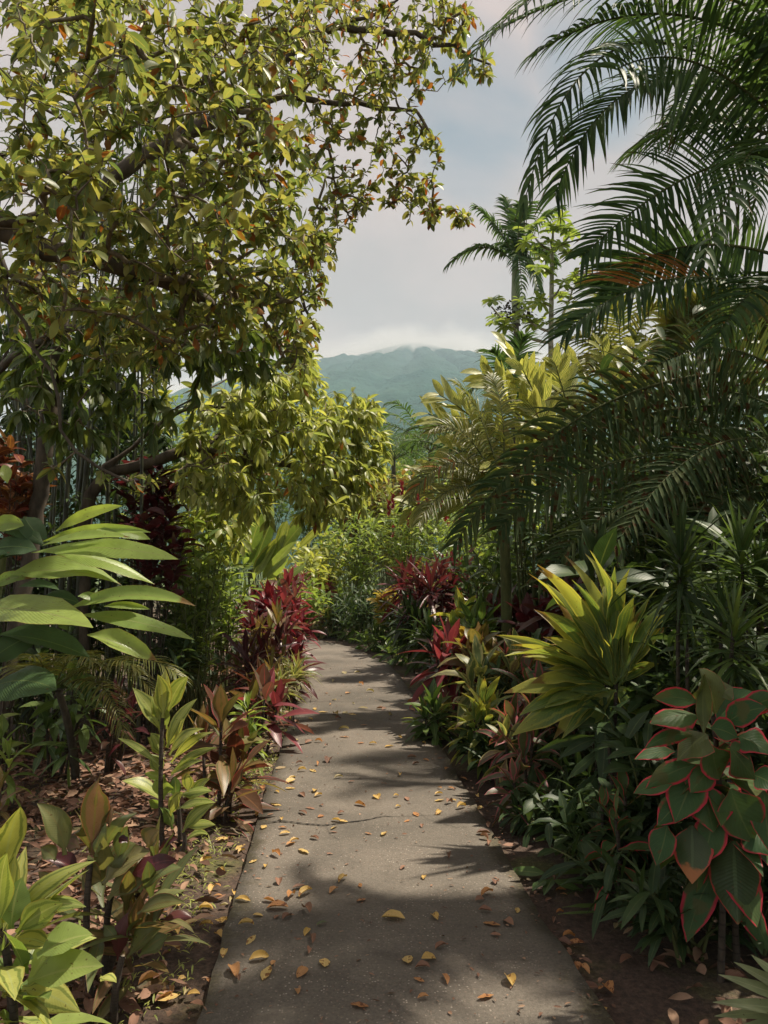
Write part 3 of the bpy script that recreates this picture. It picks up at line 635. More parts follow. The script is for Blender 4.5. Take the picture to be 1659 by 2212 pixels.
def mountmat():
    m, nt, N, L = newmat('mountain_forest_haze_tint'); b = NB(nt)
    tc = N.new('ShaderNodeTexCoord'); o = tc.outputs['Object']
    n1 = b.noise(0.0022, 6, o, 0.6); n2 = b.noise(0.03, 5, o, 0.7)
    col = b.ramp(n1, [(0.35, (0.020, 0.048, 0.042)), (0.55, (0.036, 0.074, 0.056)), (0.7, (0.062, 0.098, 0.066))])  # forest greens shifted towards blue, a haze tint put into the colour
    k = b.math('MULTIPLY_ADD', n2, 1.5, 0.25); kk = N.new('ShaderNodeCombineColor'); [L.new(k, kk.inputs[i]) for i in range(3)]
    col = b.mix(1.0, col, kk.outputs[0], 'MULTIPLY')
    sp = N.new('ShaderNodeSeparateXYZ'); L.new(o, sp.inputs[0])
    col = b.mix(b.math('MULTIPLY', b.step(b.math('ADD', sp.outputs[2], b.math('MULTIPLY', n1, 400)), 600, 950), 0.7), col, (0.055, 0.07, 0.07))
    bp = N.new('ShaderNodeBump'); bp.inputs['Strength'].default_value = 1.0; bp.inputs['Distance'].default_value = 14; L.new(n2, bp.inputs['Height'])
    pr = N.new('ShaderNodeBsdfPrincipled'); L.new(col, pr.inputs['Base Color']); pr.inputs['Roughness'].default_value = 1.0; L.new(bp.outputs[0], pr.inputs['Normal'])
    pr.inputs['Specular IOR Level'].default_value = 0.0
    q = N.new('ShaderNodeOutputMaterial'); L.new(pr.outputs[0], q.inputs[0]); return m

def gnoise(x, y, seed=0):
    r = np.random.default_rng(seed); z = 0
    for i in range(9):
        fx, fy = r.normal(0, 1, 2)*(2.0+i*1.3); z = z + np.sin(x*fx+y*fy+r.uniform(0, 6.28))/(1+i*0.45)
    return z
def grid_obj(name, X, Y, Zv, mat, u=None):
    ny, nx = X.shape; V = np.stack([X, Y, Zv], -1).reshape(-1, 3)
    i = np.arange(ny-1)[:, None]*nx + np.arange(nx-1)[None, :]
    F = np.stack([i, i+1, i+nx+1, i+nx], -1).reshape(-1, 4)
    A = np.zeros((len(V), 4))
    if u is not None: A[:, 0] = np.broadcast_to(u, X.shape).ravel()
    q = MB(); q.add(V, F, A); return q.build(name, mat)
def build_setting():
    near = np.linspace(-6, 6, 97); far = np.array([8, 12, 20, 40, 90, 250, 800, 2500, 7500])
    xs = np.concatenate([-far[::-1], near, far]); ys = np.concatenate([-far[::-1][:6]-1, np.linspace(-1, 22, 170), np.array([26, 34, 50, 90, 200, 600, 2000, 7500])])
    X, Y = np.meshgrid(xs, ys); fall = np.clip((30-np.hypot(X, Y))/15, 0, 1)
    Zv = (gnoise(X, Y, 3)*0.006 + gnoise(X*4, Y*4, 4)*0.0025)*fall - 0.012*fall
    tag(grid_obj('ground', X, Y, Zv, groundmat()), kind='structure')
    Lp = [G(x, y, .03)[:2] for x, y in [(430, 2212), (473, 2060), (555, 1777), (593, 1656), (640, 1519), (661, 1454), (652, 1405), (590, 1374), (470, 1352)]]
    Rp = [G(x, y, .03)[:2] for x, y in [(1317, 2212), (1225, 2060), (1109, 1871), (989, 1674), (905, 1530), (877, 1476), (838, 1432), (765, 1399), (650, 1374)]] + [np.array([-8.5, 22.2])]
    Lp.append(np.array([-9.5, 20.2]))
    def rs(p, n):
        p = np.array(p); d = p[1]-p[0]; p = np.concatenate([[p[0]-d/np.linalg.norm(d)*5], p])
        l = np.concatenate([[0], np.cumsum(np.linalg.norm(np.diff(p, axis=0), axis=1))]); s = np.linspace(0, l[-1], n)
        o = np.stack([np.interp(s, l, p[:, k]) for k in (0, 1)], 1)
        for _ in range(6): o[1:-1] = o[1:-1]*0.5 + (o[:-2]+o[2:])*0.25
        return o
    n = 260; a, b = rs(Lp, n), rs(Rp, n)
    wob = lambda s: np.convolve(np.random.default_rng(s).normal(0, 1, n+20), np.ones(9)/9, 'same')[10:-10]*0.022
    a[:, 0] += rng.normal(0, 0.004, n) + wob(1); b[:, 0] += rng.normal(0, 0.006, n) + wob(2)*1.5
    t = np.linspace(0, 1, 13)[None, :, None]; S = a[:, None]*(1-t)+b[:, None]*t
    X, Y = S[..., 0], S[..., 1]; Zp = 0.03 + gnoise(X, Y, 8)*0.0008
    # the slab has a lip on both sides
    e = np.full((n, 1), -0.04)
    X = np.concatenate([X[:, :1], X, X[:, -1:]], 1); Y = np.concatenate([Y[:, :1], Y, Y[:, -1:]], 1); Zp = np.concatenate([e, Zp, e], 1)
    po = tag(grid_obj('path', X, Y, Zp, pathmat(), np.concatenate([[0], np.linspace(0, 1, 13), [1]])[None, :]), kind='structure')
    # the crack and a fine joint run across the slab
    cm, nt, N, L = newmat('crack_dark'); pr = N.new('ShaderNodeBsdfPrincipled'); pr.inputs['Base Color'].default_value = (0.018, 0.015, 0.012, 1); pr.inputs['Roughness'].default_value = 1
    q = N.new('ShaderNodeOutputMaterial'); L.new(pr.outputs[0], q.inputs[0])
    for pl, w in (([(560, 1778), (610, 1772), (650, 1775), (700, 1778), (730, 1773), (790, 1766), (830, 1758), (880, 1757), (960, 1755)], 0.017), ([(640, 1517), (700, 1516), (780, 1515), (860, 1514), (896, 1513)], 0.008), ([(700, 1778), (712, 1800), (735, 1815), (740, 1850), (770, 1880)], 0.006), ([(905, 1756), (930, 1775), (985, 1790), (1040, 1788)], 0.005), ([(610, 1655), (680, 1652), (740, 1655)], 0.006)):
        c = np.array([G(x, y, .034) for x, y in pl]); s = np.linspace(0, len(c)-1, 70); c = np.stack([np.interp(s, np.arange(len(c)), c[:, k]) for k in range(3)], 1)
        c[:, 1] += np.cumsum(rng.normal(0, 0.006, 70))*0.6; ww = w*rng.uniform(0.4, 1.3, 70)*np.interp(np.linspace(0, 1, 70), [0, .1, .6, 1], [.8, 1, .8, .1])
        V = np.stack([c-np.array([0, 1, 0])*ww[:, None]/2, c+np.array([0, 1, 0])*ww[:, None]/2], 1); V[..., 2] = 0.0355
        i = np.arange(69)*2; F = np.stack([i, i+2, i+3, i+1], 1)
        q = MB(); q.add(V.reshape(-1, 3), F, np.zeros((140, 4))); o = q.build('joint' if w == .008 else 'crack', cm, po)
    # the volcano
    R0 = 2600.0; c = P(892, 735, 3050); hh = c[2]
    th = np.linspace(0, 2*np.pi, 421); rr = np.concatenate([[0.5], np.linspace(12, R0, 150)])
    TH, RR = np.meshgrid(th, rr)
    base = hh*(1-RR/R0)**1.16
    gul = np.abs(np.sin(TH*17+np.sin(TH*5)*1.5+RR*0.0012))**0.6*34 - 30*np.exp(-((np.sin(TH*9+.6))/.05)**2) + np.abs(np.sin(TH*41+np.sin(RR*0.006)*0.7))**0.7*9 + gnoise(TH*3*np.cos(RR*.001), RR*0.0015, 11)*7
    Zm = base + (gul-20)*np.clip(RR/600, 0, 1)*np.clip((R0-RR)/500, 0, 1) - 3
    Zm += -16*np.clip(1-RR/90, 0, 1)
    X = c[0]+RR*np.cos(TH); Y = c[1]+RR*np.sin(TH); Y = np.maximum(Y, 380)
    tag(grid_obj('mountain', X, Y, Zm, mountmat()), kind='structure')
build_setting()

def volume_obj(name, V, F, make):
    me = bpy.data.meshes.new(name); me.from_pydata([tuple(v) for v in V], [], [tuple(f) for f in F])
    m, nt, N, L = newmat(name + '_air'); make(nt, N, L); me.materials.append(m)
    o = bpy.data.objects.new(name, me); COL.objects.link(o); return o
def build_air():
    x0, x1, y0, y1, z0, z1 = -7700, 7700, -7700, 7700, -4, 905
    V = [(x0, y0, z0), (x1, y0, z0), (x1, y1, z0), (x0, y1, z0), (x0, y0, z1), (x1, y0, z1), (x1, y1, z1), (x0, y1, z1)]
    F = [(0, 3, 2, 1), (4, 5, 6, 7), (0, 1, 5, 4), (1, 2, 6, 5), (2, 3, 7, 6), (3, 0, 4, 7)]
    def hz(nt, N, L):
        v = N.new('ShaderNodeVolumePrincipled'); v.inputs['Color'].default_value = (0.65, 0.85, 0.98, 1); v.inputs['Density'].default_value = 0.00019
        v.inputs['Anisotropy'].default_value = 0.0
        o = N.new('ShaderNodeOutputMaterial'); L.new(v.outputs[0], o.inputs['Volume'])
    tag(volume_obj('haze', V, F, hz), kind='stuff')
    # low cloud lying on the summit: flat-bottomed, thinning upwards
    c = P(900, 798, 2980); x0, x1, y0, y1, z0, z1 = c[0]-1500, c[0]+1500, 2620, 3160, c[2]-420, c[2]+330
    V = [(x0, y0, z0), (x1, y0, z0), (x1, y1, z0), (x0, y1, z0), (x0, y0, z1), (x1, y0, z1), (x1, y1, z1), (x0, y1, z1)]
    def cl(nt, N, L):
        b = NB(nt); g = N.new('ShaderNodeTexCoord'); sp = N.new('ShaderNodeSeparateXYZ'); L.new(g.outputs['Object'], sp.inputs[0])
        nz = b.noise(0.006, 6, g.outputs['Object'], 0.62)
        dx = b.math('SUBTRACT', sp.outputs[0], float(c[0]))
        base = b.math('SUBTRACT', b.math('MULTIPLY_ADD', b.math('SUBTRACT', sp.outputs[1], 2980.0), 0.28, float(c[2])), b.math('ADD', b.math('MULTIPLY', b.math('MAXIMUM', b.math('MULTIPLY', dx, -1.0), 0.0), 0.21), b.math('MULTIPLY', b.math('MAXIMUM', dx, 0.0), 0.16)))
        h = b.math('ADD', b.math('SUBTRACT', sp.outputs[2], base), b.math('MULTIPLY', b.math('SUBTRACT', nz, 0.5), 300.0))
        up = b.math('MULTIPLY', b.step(h, 0.0, 55.0), b.math('SUBTRACT', 1.0, b.step(h, 70.0, 190.0)))
        side = b.math('SUBTRACT', 1.0, b.step(b.math('ABSOLUTE', dx), 900.0, 1450.0))
        v = N.new('ShaderNodeVolumePrincipled'); v.inputs['Color'].default_value = (.80, .76, .76, 1)
        L.new(b.math('MULTIPLY', b.math('MULTIPLY', up, side), 0.006), v.inputs['Density'])
        o = N.new('ShaderNodeOutputMaterial'); L.new(v.outputs[0], o.inputs['Volume'])
    tag(volume_obj('cloud', V, F, cl), kind='structure')
build_air()

# ------------------------------------------------------------------ trees on the left
def W_(l): return [P(*p) for p in l]
GC = 'trees crowding the left side of the path'
DROOP = leafmat('leaf_drooping', [(0.04, 0.075, 0.018), (0.075, 0.115, 0.024), (0.12, 0.15, 0.03)], rib=(0.18, 0.22, 0.07), gain=1.35, trans=.45)
def left_trees():
    tree('guava_tree', 'leaning broadleaf tree with big yellow-green leaves filling the upper left, nearest of the trees',
        [[np.array([-2.9, 3.0, -0.05]), np.array([-2.75, 3.2, 1.2]), np.array([-2.6, 3.5, 2.3]), P(-250, 420, 3.9), P(-120, 130, 4.0)],
         W_([(-250, 420, 3.9), (-40, 480, 3.8), (110, 465, 3.8), (230, 440, 4.0)]),
         W_([(-250, 420, 3.9), (0, 330, 3.9), (150, 320, 4.0), (300, 290, 4.1), (440, 285, 4.4), (560, 230, 4.7)]),
         W_([(-120, 130, 4.0), (60, 20, 4.0), (150, 60, 3.8), (300, 110, 3.8)]),
         W_([(-40, 480, 3.8), (180, 560, 4.0), (360, 600, 4.2), (480, 680, 4.6)]),
         W_([(0, 330, 3.9), (-10, 520, 4.0), (40, 690, 4.0), (105, 800, 4.0), (135, 900, 4.0), (155, 965, 4.0), (215, 1008, 4.0), (275, 1040, 4.0)])],
        [(180, 130, 3.5, 260, 170, .7, 128), (440, 230, 3.9, 230, 180, .7, 147), (120, 420, 3.5, 200, 190, .7, 110), (400, 480, 4.0, 230, 170, .8, 156), (560, 370, 4.3, 140, 150, .8, 100),
         (560, 110, 4.4, 180, 140, .8, 100), (500, 640, 4.6, 130, 90, .7, 72), (230, 640, 4.2, 220, 110, .8, 81), (610, 560, 4.8, 90, 110, .6, 57), (630, 690, 4.9, 60, 90, .5, 36), (280, 1035, 4.0, 70, 22, .2, 7), (110, 1010, 4.0, 50, 25, .2, 4), (690, 540, 5.0, 40, 60, .4, 17), (230, 20, 4.4, 330, 70, .8, 72), (80, 620, 4.2, 120, 110, .6, 51), (300, 740, 4.6, 150, 90, .6, 45), (640, 40, 4.6, 120, 90, .6, 39), (650, 770, 5.0, 40, 60, .4, 17), (420, 700, 4.7, 150, 70, .6, 46)],
        dict(k=8, L=.062, W=.027, kind='oval', droop=.7, down=.3, frac=1.0, alt=.035, sz=(.5, 1.8), bare=.2, S=5, extra=([(150, 200, 3.6, 200, 180), (380, 300, 3.8, 200, 220), (200, 480, 3.7, 220, 120), (480, 560, 4.3, 130, 110)], 150)), [CANOPY, RUST], group=GC, trunk_mat=BARK, rtip=.0028)
    tree('guava_tree', 'broadleaf tree whose thin branches of small leaves reach right across the sky',
        [[np.array([-3.2, 6.4, -0.05]), np.array([-2.9, 6.4, 2.0]), P(180, 480, 6.2), P(420, 280, 6.1), P(590, 150, 6.0), P(625, 60, 6.0), P(622, -120, 6.0)],
         W_([(590, 150, 6.0), (640, 95, 6.0), (720, 55, 6.0), (800, 35, 6.0), (880, -20, 6.1), (990, -60, 6.1)]),
         W_([(420, 280, 6.1), (600, 215, 6.2), (720, 225, 6.2), (820, 235, 6.3), (900, 240, 6.3)]),
         W_([(420, 280, 6.1), (560, 380, 6.2), (700, 440, 6.3), (800, 460, 6.3), (900, 455, 6.4), (1000, 470, 6.4)]),
         W_([(720, 55, 6.0), (850, 70, 6.1), (960, 100, 6.1), (1060, 140, 6.1)]),
         W_([(560, 380, 6.2), (640, 560, 6.3), (660, 660, 6.4), (690, 740, 6.4)])],
        [(760, 40, 6.0, 200, 60, .7, 87), (890, 130, 6.1, 130, 80, .7, 70), (760, 190, 6.2, 150, 90, .8, 79), (840, 290, 6.2, 110, 60, .7, 45), (850, 400, 6.3, 90, 50, .6, 42), (940, 455, 6.4, 80, 32, .4, 31), (740, 430, 6.3, 80, 60, .6, 45),
         (1030, 150, 6.1, 60, 35, .3, 16), (700, 310, 6.2, 90, 80, .7, 49), (690, 520, 6.3, 50, 70, .5, 33), (680, 620, 6.4, 40, 60, .4, 21), (660, 720, 6.4, 45, 50, .4, 21), (1000, 480, 6.4, 25, 22, .2, 7), (985, 60, 6.1, 70, 60, .5, 27), (930, 330, 6.3, 60, 40, .4, 12), (960, 20, 6.1, 70, 50, .5, 24), (640, 130, 6.0, 90, 110, .7, 54)],
        dict(k=6.5, L=.068, W=.031, kind='oval', droop=.6, down=.3, frac=.95, alt=.07, sz=(.6, 1.5), bare=.12, S=5), [CANOPY, RUST], group=GC, trunk_mat=BARK, rtip=.003)
    tree('shade_tree', 'dense olive-leaved tree standing behind the two guava-like crowns, mostly hidden by them',
        [[np.array([-4.6, 9.2, -0.05]), np.array([-4.3, 9.0, 3]), P(150, 560, 9.0), P(200, 300, 9.0), P(260, 60, 9.0)],
         W_([(150, 560, 9.0), (330, 500, 8.8), (500, 560, 8.8), (600, 640, 8.8)]), W_([(200, 300, 9.0), (380, 250, 9.0), (520, 260, 9.0)])],
        [(170, 250, 9, 300, 260, 1.2, 54), (400, 330, 9, 250, 260, 1.2, 49), (450, 620, 8.8, 210, 170, 1, 45), (160, 590, 9, 220, 160, 1, 36), (450, 90, 9, 220, 130, 1, 24), (600, 690, 8.8, 80, 90, .7, 13)],
        dict(k=8.0, L=.2, W=.085, kind='oval', droop=.7, down=.4, frac=.65), [CANOPY_DEEP], group=GC, rtip=.004)
    tree('weeping_tree', 'sunlit tree with drooping whorls of light green leaves hanging over the bend',
        [[np.array([P(190, 1300, 7.2)[0], 7.2, -0.05]), P(185, 1150, 7.2), P(230, 1020, 7.2), P(330, 930, 7.3), P(430, 850, 7.5), P(540, 800, 8.0)],
         W_([(230, 1020, 7.2), (330, 1000, 7.3), (420, 965, 7.5), (500, 935, 7.8), (600, 930, 8.2), (700, 900, 8.5)]),
         W_([(330, 930, 7.3), (420, 880, 7.5), (540, 885, 7.9), (620, 860, 8.3)]),
         W_([(420, 965, 7.5), (540, 1000, 7.9), (660, 1010, 8.3), (760, 1030, 8.8)])],
        [(540, 850, 7.7, 130, 70, 1, 68), (630, 940, 8.1, 130, 100, 1.1, 93), (730, 890, 8.5, 75, 55, .8, 42), (720, 1000, 8.6, 90, 80, 1, 65), (785, 930, 8.9, 40, 55, .6, 25), (480, 960, 7.3, 110, 110, 1, 60), (570, 1070, 7.8, 120, 60, 1, 47),
         (785, 1030, 9, 40, 55, .7, 20), (640, 800, 8.1, 60, 50, .8, 27), (420, 1040, 7.2, 70, 60, .8, 22), (700, 1090, 8.5, 70, 40, .8, 30), (800, 890, 8.9, 30, 35, .5, 16), (760, 1060, 8.8, 60, 50, .7, 26), (820, 980, 9.1, 22, 60, .5, 12)],
        dict(k=12, L=.155, W=.043, kind='lance', droop=.9, down=.75, frac=.6, whorl=1.0, alt=.012), [WEEP, RUST], group=GC, rtip=.003, sag=.2)
    tree('understory_tree', 'dark leafy understory tree behind the bamboo at the left edge',
        [[np.array([P(40, 1200, 10.5)[0], 10.5, -0.05]), P(50, 1000, 10.5), P(60, 800, 10.5), P(90, 640, 10.5)], W_([(50, 1000, 10.5), (180, 900, 10.4), (260, 820, 10.4)])],
        [(60, 780, 10.5, 130, 170, 1, 60), (190, 740, 10.4, 140, 130, 1, 60), (60, 980, 10.4, 110, 130, 1, 50), (220, 930, 10.2, 120, 110, 1, 50), (330, 1000, 10, 90, 90, .8, 34), (330, 760, 10.2, 60, 80, .7, 20)],
        dict(k=8.0, L=.21, W=.085, kind='oval', droop=.8, down=.5, frac=.65), [DARKG], group=GC, rtip=.004)
    tree('understory_tree', 'fresh green drooping tree between the bamboo and the weeping tree',
        [[np.array([P(400, 1300, 9.5)[0], 9.5, -0.05]), P(405, 1100, 9.5), P(440, 950, 9.5), P(460, 800, 9.5)], W_([(405, 1100, 9.5), (340, 1000, 9.4), (300, 920, 9.3)])],
        [(330, 840, 9.4, 70, 90, .7, 22), (420, 1080, 9.3, 90, 90, .8, 42), (330, 1100, 9.2, 80, 90, .8, 32), (470, 1150, 9.2, 70, 70, .7, 30), (300, 680, 9.4, 100, 70, .7, 24)],
        dict(k=7.0, L=.2, W=.075, kind='lance', droop=.8, down=.6, frac=.6), [WEEP], group=GC, rtip=.003)
    tree('drooping_tree', 'tree with hanging mid-green leaves filling the left edge below the big yellow-green crown',
        [[np.array([P(-60, 1300, 6.4)[0], 6.4, -0.05]), P(-40, 1000, 6.4), P(0, 800, 6.3), P(60, 650, 6.2), P(120, 500, 6.2)], W_([(0, 800, 6.3), (120, 720, 6.0), (260, 700, 5.9), (380, 720, 6.0)]), W_([(60, 650, 6.2), (200, 620, 6.0), (340, 640, 6.0)])],
        [(110, 700, 5.9, 130, 110, .7, 36), (280, 710, 5.9, 130, 80, .7, 36), (400, 740, 6.1, 80, 60, .6, 20), (60, 830, 6.0, 90, 80, .6, 18), (220, 820, 6.0, 100, 60, .6, 18), (350, 640, 6.1, 120, 60, .6, 20), (480, 780, 6.4, 70, 50, .5, 20), (570, 760, 6.6, 80, 60, .5, 18), (330, 900, 6.3, 90, 60, .5, 14), (180, 930, 6.2, 110, 60, .5, 14)],
        dict(k=7.0, L=.17, W=.058, kind='lance', droop=.9, down=.7, frac=.5, whorl=1.0), [DROOP], group=GC, rtip=.003, sag=.2)
    # bamboo
    root = thing('bamboo_clump', 'clump of thin dark upright bamboo stems in the shade at the left', 'bamboo', G(180, 1420)*[1, 0, 0]+[0, 7.8, 0])
    b0 = np.array(root.location); lv = MB()
    for k in range(30):
        px = rng.uniform(20, 330); D = rng.uniform(6.8, 9.2); x = P(px, 1200, D)[0]
        h = rng.uniform(4.0, 7.0); ln = rng.normal(0, .35)
        pts = bez(np.array([x, D, -0.03]), np.array([x+ln*.2, D, h*.6]), np.array([x+ln, D+rng.normal(0, .3), h]), 14)
        q = MB(); q.add(*tube(pts, np.linspace(rng.uniform(.014, .034), .006, 14), 7)); q.build('culm', BAMB, root, loc=b0)
        for j in range(26):
            f = rng.uniform(.25, 1)*12.9; i = int(f); p = pts[i]*(1-f+i)+pts[i+1]*(f-i)
            az = rng.uniform(0, 6.28); d = np.array([math.cos(az), math.sin(az), rng.uniform(-.1, .6)])
            bp = p + d*rng.uniform(.05, .3, (4, 1))
            lv.add(*blades(bp, nrm(d+rng.normal(0, .5, (4, 3))), rng.uniform(.14, .24, 4), .028, 'lance', rng.uniform(.4, 1.2, 4), S=5))
    lv.build('foliage', DARKG, root, loc=b0)
left_trees()

# ------------------------------------------------------------------ palms and trees on the right
def F_(D, a, m, e, **k):
    da = k.pop('da', .2); dm = k.pop('dm', 0.); de = k.pop('de', -.2)
    return (P(a[0], a[1], D+da), P(m[0], m[1], D+dm), P(e[0], e[1], D+de), k)
def right_palms():
    D = 4.4
    fr = [F_(D, (1690, 230), (1270, -130), (1132, 440), L=.42, W=.022, droop=1.5, a1=15, de=-.3, da=.5, n=52, face=.25),
          F_(D, (1690, 240), (1340, 30), (1200, 420), L=.48, W=.024, droop=1.1, de=.1, n=54, face=.35),
          F_(D, (1700, 130), (1430, -60), (1165, 110), L=.45, W=.024, droop=1.2, n=50, face=.4),
          F_(D, (1720, 300), (1500, 60), (1330, 150), L=.62, W=.036, droop=.6, de=-.8, da=.2, n=46, face=.75, a0=80),
          F_(D, (1700, 330), (1480, 330), (1262, 550), L=.46, W=.024, droop=.55, n=54, face=.8),
          F_(D, (1700, 560), (1460, 470), (1300, 625), L=.46, W=.026, droop=.5, a0=85, de=.3, n=52, face=.85),
          F_(D, (1700, 640), (1420, 530), (1222, 720), L=.44, W=.024, droop=.7, orange=(.22, .62, .65, 1), n=54, face=.6),
          F_(D, (1720, 420), (1660, 150), (1520, 560), L=.45, W=.028, droop=1.0, de=-1.1, n=44, face=.3),
          F_(D, (1740, 300), (1700, 30), (1560, -160), L=.55, W=.036, droop=.6, de=-.5, face=.5),
          F_(D, (1740, 330), (1500, 190), (1370, 330), L=.48, W=.024, droop=.9, de=.7, n=50, face=.5),
          F_(D, (1750, 620), (1660, 540), (1540, 740), L=.42, W=.026, droop=.9, de=-.4, face=.4),
          F_(D, (1700, 60), (1420, -120), (1085, 60), L=.42, W=.02, droop=1.3, de=-.5, n=50, face=.2), F_(D, (1690, -60), (1250, -200), (1000, 150), L=.36, W=.02, droop=1.5, de=-.6, n=44, face=.2),
          F_(D, (1760, 300), (1900, 20), (2150, 350), L=.6, W=.04, droop=.9), F_(D, (1760, 300), (1850, 50), (1950, 480), L=.6, W=.04, droop=.9, de=-1.0),
          F_(D, (1760, 300), (1800, -150), (1700, -420), L=.6, W=.04, droop=.7, de=-1.2)]
    palm('palm_tree', 'tall feather palm whose dark arching fronds fill the upper right corner', [2.55, 4.9, 0], P(1750, 300, D+.3), fr, PALM, tr=.085, a0=72, lift=.18)
    D = 6.3
    fr = [F_(D, (1700, 808), (1250, 765), (985, 1170), L=0.519, W=0.0425, droop=1.05, n=50, r0=.018, lift=.3, de=.1, a0=84, basek=.9, face=0.70, dj=.45, jitter=.16),
          F_(D, (1690, 985), (1290, 930), (1080, 1140), L=0.496, W=0.0354, droop=0.68, n=48, r0=.015, de=-.2, face=0.80, dj=.4, jitter=.14),
          F_(D, (1700, 890), (1330, 820), (1060, 1090), L=0.496, W=0.0354, droop=0.93, n=48, de=.4, r0=.015, face=0.70, dj=.4, jitter=.14),
          F_(D, (1700, 1010), (1400, 960), (1170, 1250), L=0.472, W=0.0307, droop=0.87, n=48, de=.0, face=0.60, dj=.4),
          F_(D, (1710, 960), (1500, 890), (1330, 1180), L=0.472, W=0.0307, droop=0.81, n=46, de=-.5, face=0.60),
          F_(D, (1710, 900), (1480, 750), (1200, 960), L=0.496, W=0.0354, droop=0.81, n=46, de=.9, face=0.70, jitter=.14),
          F_(D, (1740, 860), (1900, 700), (2100, 1000), L=0.590, W=0.0531, droop=0.74), F_(D, (1710, 820), (1560, 700), (1420, 790), L=0.472, W=0.0354, droop=0.74, de=-.6, face=0.70),
          F_(D, (1700, 1060), (1560, 1010), (1480, 1220), L=0.472, W=0.0330, droop=0.74, de=-.4, face=0.60)]
    palm('palm_tree', 'low palm at the right edge with worn brown-tipped fronds arching over the ginger', [3.75, 6.5, 0], P(1760, 900, D+.2), fr, PALM_DK, tr=.11, a0=78, a1=35)
    D = 25
    cr = (1113, 575)
    fr = [F_(D, (1110, 565), (1040, 500), (967, 575), L=.75, W=.10, droop=1.5, da=0, de=0), F_(D, (1110, 560), (1085, 490), (1028, 448), L=.75, W=.1, droop=1.2, da=0, de=0),
          F_(D, (1113, 560), (1108, 480), (1092, 432), L=.75, W=.11, droop=.9, da=0, de=.6), F_(D, (1115, 560), (1150, 470), (1212, 450), L=.75, W=.1, droop=1.3, da=0, de=0),
          F_(D, (1115, 560), (1125, 430), (1150, 440), L=.75, W=.1, droop=1.0, da=0, de=-1), F_(D, (1113, 565), (1140, 520), (1165, 640), L=.75, W=.1, droop=1.3, da=0, de=-.6),
          F_(D, (1113, 568), (1120, 500), (1128, 640), L=.7, W=.08, droop=1.3, da=0, de=-1.4), F_(D, (1113, 565), (1150, 500), (1200, 570), L=.75, W=.1, droop=1.3, da=0, de=.8),
          F_(D, (1112, 562), (1095, 500), (1085, 540), L=.7, W=.08, droop=1.2, da=0, de=1.6)]
    b = P(1118, 1260, D); b[2] = 0
    r = palm('palm_tree', 'tall far palm with a smooth pale trunk and tufted crown against the sky', b, P(1115, 700, D), fr, PALM, tr=.11, trunk_mat=PDARK, r0=.03, n=30)
    q = MB(); q.add(*tube(np.array([P(1115, 700, D), P(1114, 640, D), P(1113, 560, D)]), [.13, .15, .10], 10)); q.build('crownshaft', CSHAFT, r, loc=b)
    q = MB(); v = nrm(rng.normal(size=(260, 3)))*rng.random((260, 1))**.5*np.array([.75, .5, .42]) + P(1108, 680, D)
    q.add(*blades(v, nrm(rng.normal(size=(260, 3))), .13, .10, 'oval', 0, S=4, curl=.5)); q.build('fruit_cluster', SEED, r, loc=b)
    # cecropia with umbrella leaves
    D = 20; b = P(1192, 1260, D); b[2] = 0
    r = thing('umbrella_leaf_tree', 'slender pale trunked tree with big lobed umbrella leaves beside the far palm', 'tree', b)
    q = MB(); q.add(*tube(np.array([b-Z*.1, P(1191, 900, D), P(1190, 740, D), P(1192, 600, D), P(1193, 520, D)]), [.09, .08, .07, .06, .045], 9)); q.build('trunk', PTRUNK, r, loc=b)
    cl = MB()
    def palmate(c, R, n=9, tilt=None):
        ax = nrm(np.array([rng.normal(0, .45), rng.normal(-.35, .4), 1.0])); o1 = nrm(np.cross(ax, [1, .2, 0])); o2 = np.cross(ax, o1)
        az = np.linspace(0, 6.28*.9, n) + rng.uniform(0, 6)
        d = o1*np.cos(az)[:, None] + o2*np.sin(az)[:, None] + ax*.15
        cl.add(*blades(np.repeat(c[None], n, 0), d, R*rng.uniform(.8, 1.1, n), R*.36, 'paddle', .8, S=6, fold=.15, wave=.1))
    for (x0, y0, x1, y1, tips) in [(1190, 740, 1061, 662, [(1062, 655), (1075, 690), (1090, 712), (1125, 660)]), (1191, 715, 1140, 690, [(1130, 690), (1150, 700)]), (1192, 700, 1238, 622, [(1232, 660), (1250, 600), (1272, 612)]),
                                   (1191, 660, 1165, 640, [(1158, 645), (1175, 690)]), (1192, 640, 1210, 620, [(1208, 615), (1215, 640), (1212, 690)]),
                                   (1193, 540, 1150, 505, [(1140, 512), (1160, 490), (1170, 560)]), (1193, 535, 1230, 510, [(1238, 505), (1222, 545), (1255, 545), (1275, 560)]), (1193, 520, 1195, 490, [(1190, 490), (1210, 480), (1180, 520), (1200, 530), (1185, 590), (1165, 585)])]:
        q = MB(); q.add(*tube(bez(P(x0, y0, D), P((x0+x1)/2, max(y0, y1), D-.3), P(x1, y1, D-.3), 8), np.linspace(.045, .02, 8), 6)); q.build('branch', PTRUNK, r, loc=b)
        for (tx, ty) in tips:
            for _ in range(2): palmate(P(tx+rng.normal(0, 7), ty+rng.normal(0, 7), D-.3+rng.normal(0, .3)), .36)
    cl.build('crown', MIDG, r, loc=b)
    # bright feather palms further back
    D = 11; b = P(1330, 1250, D); b[2] = 0
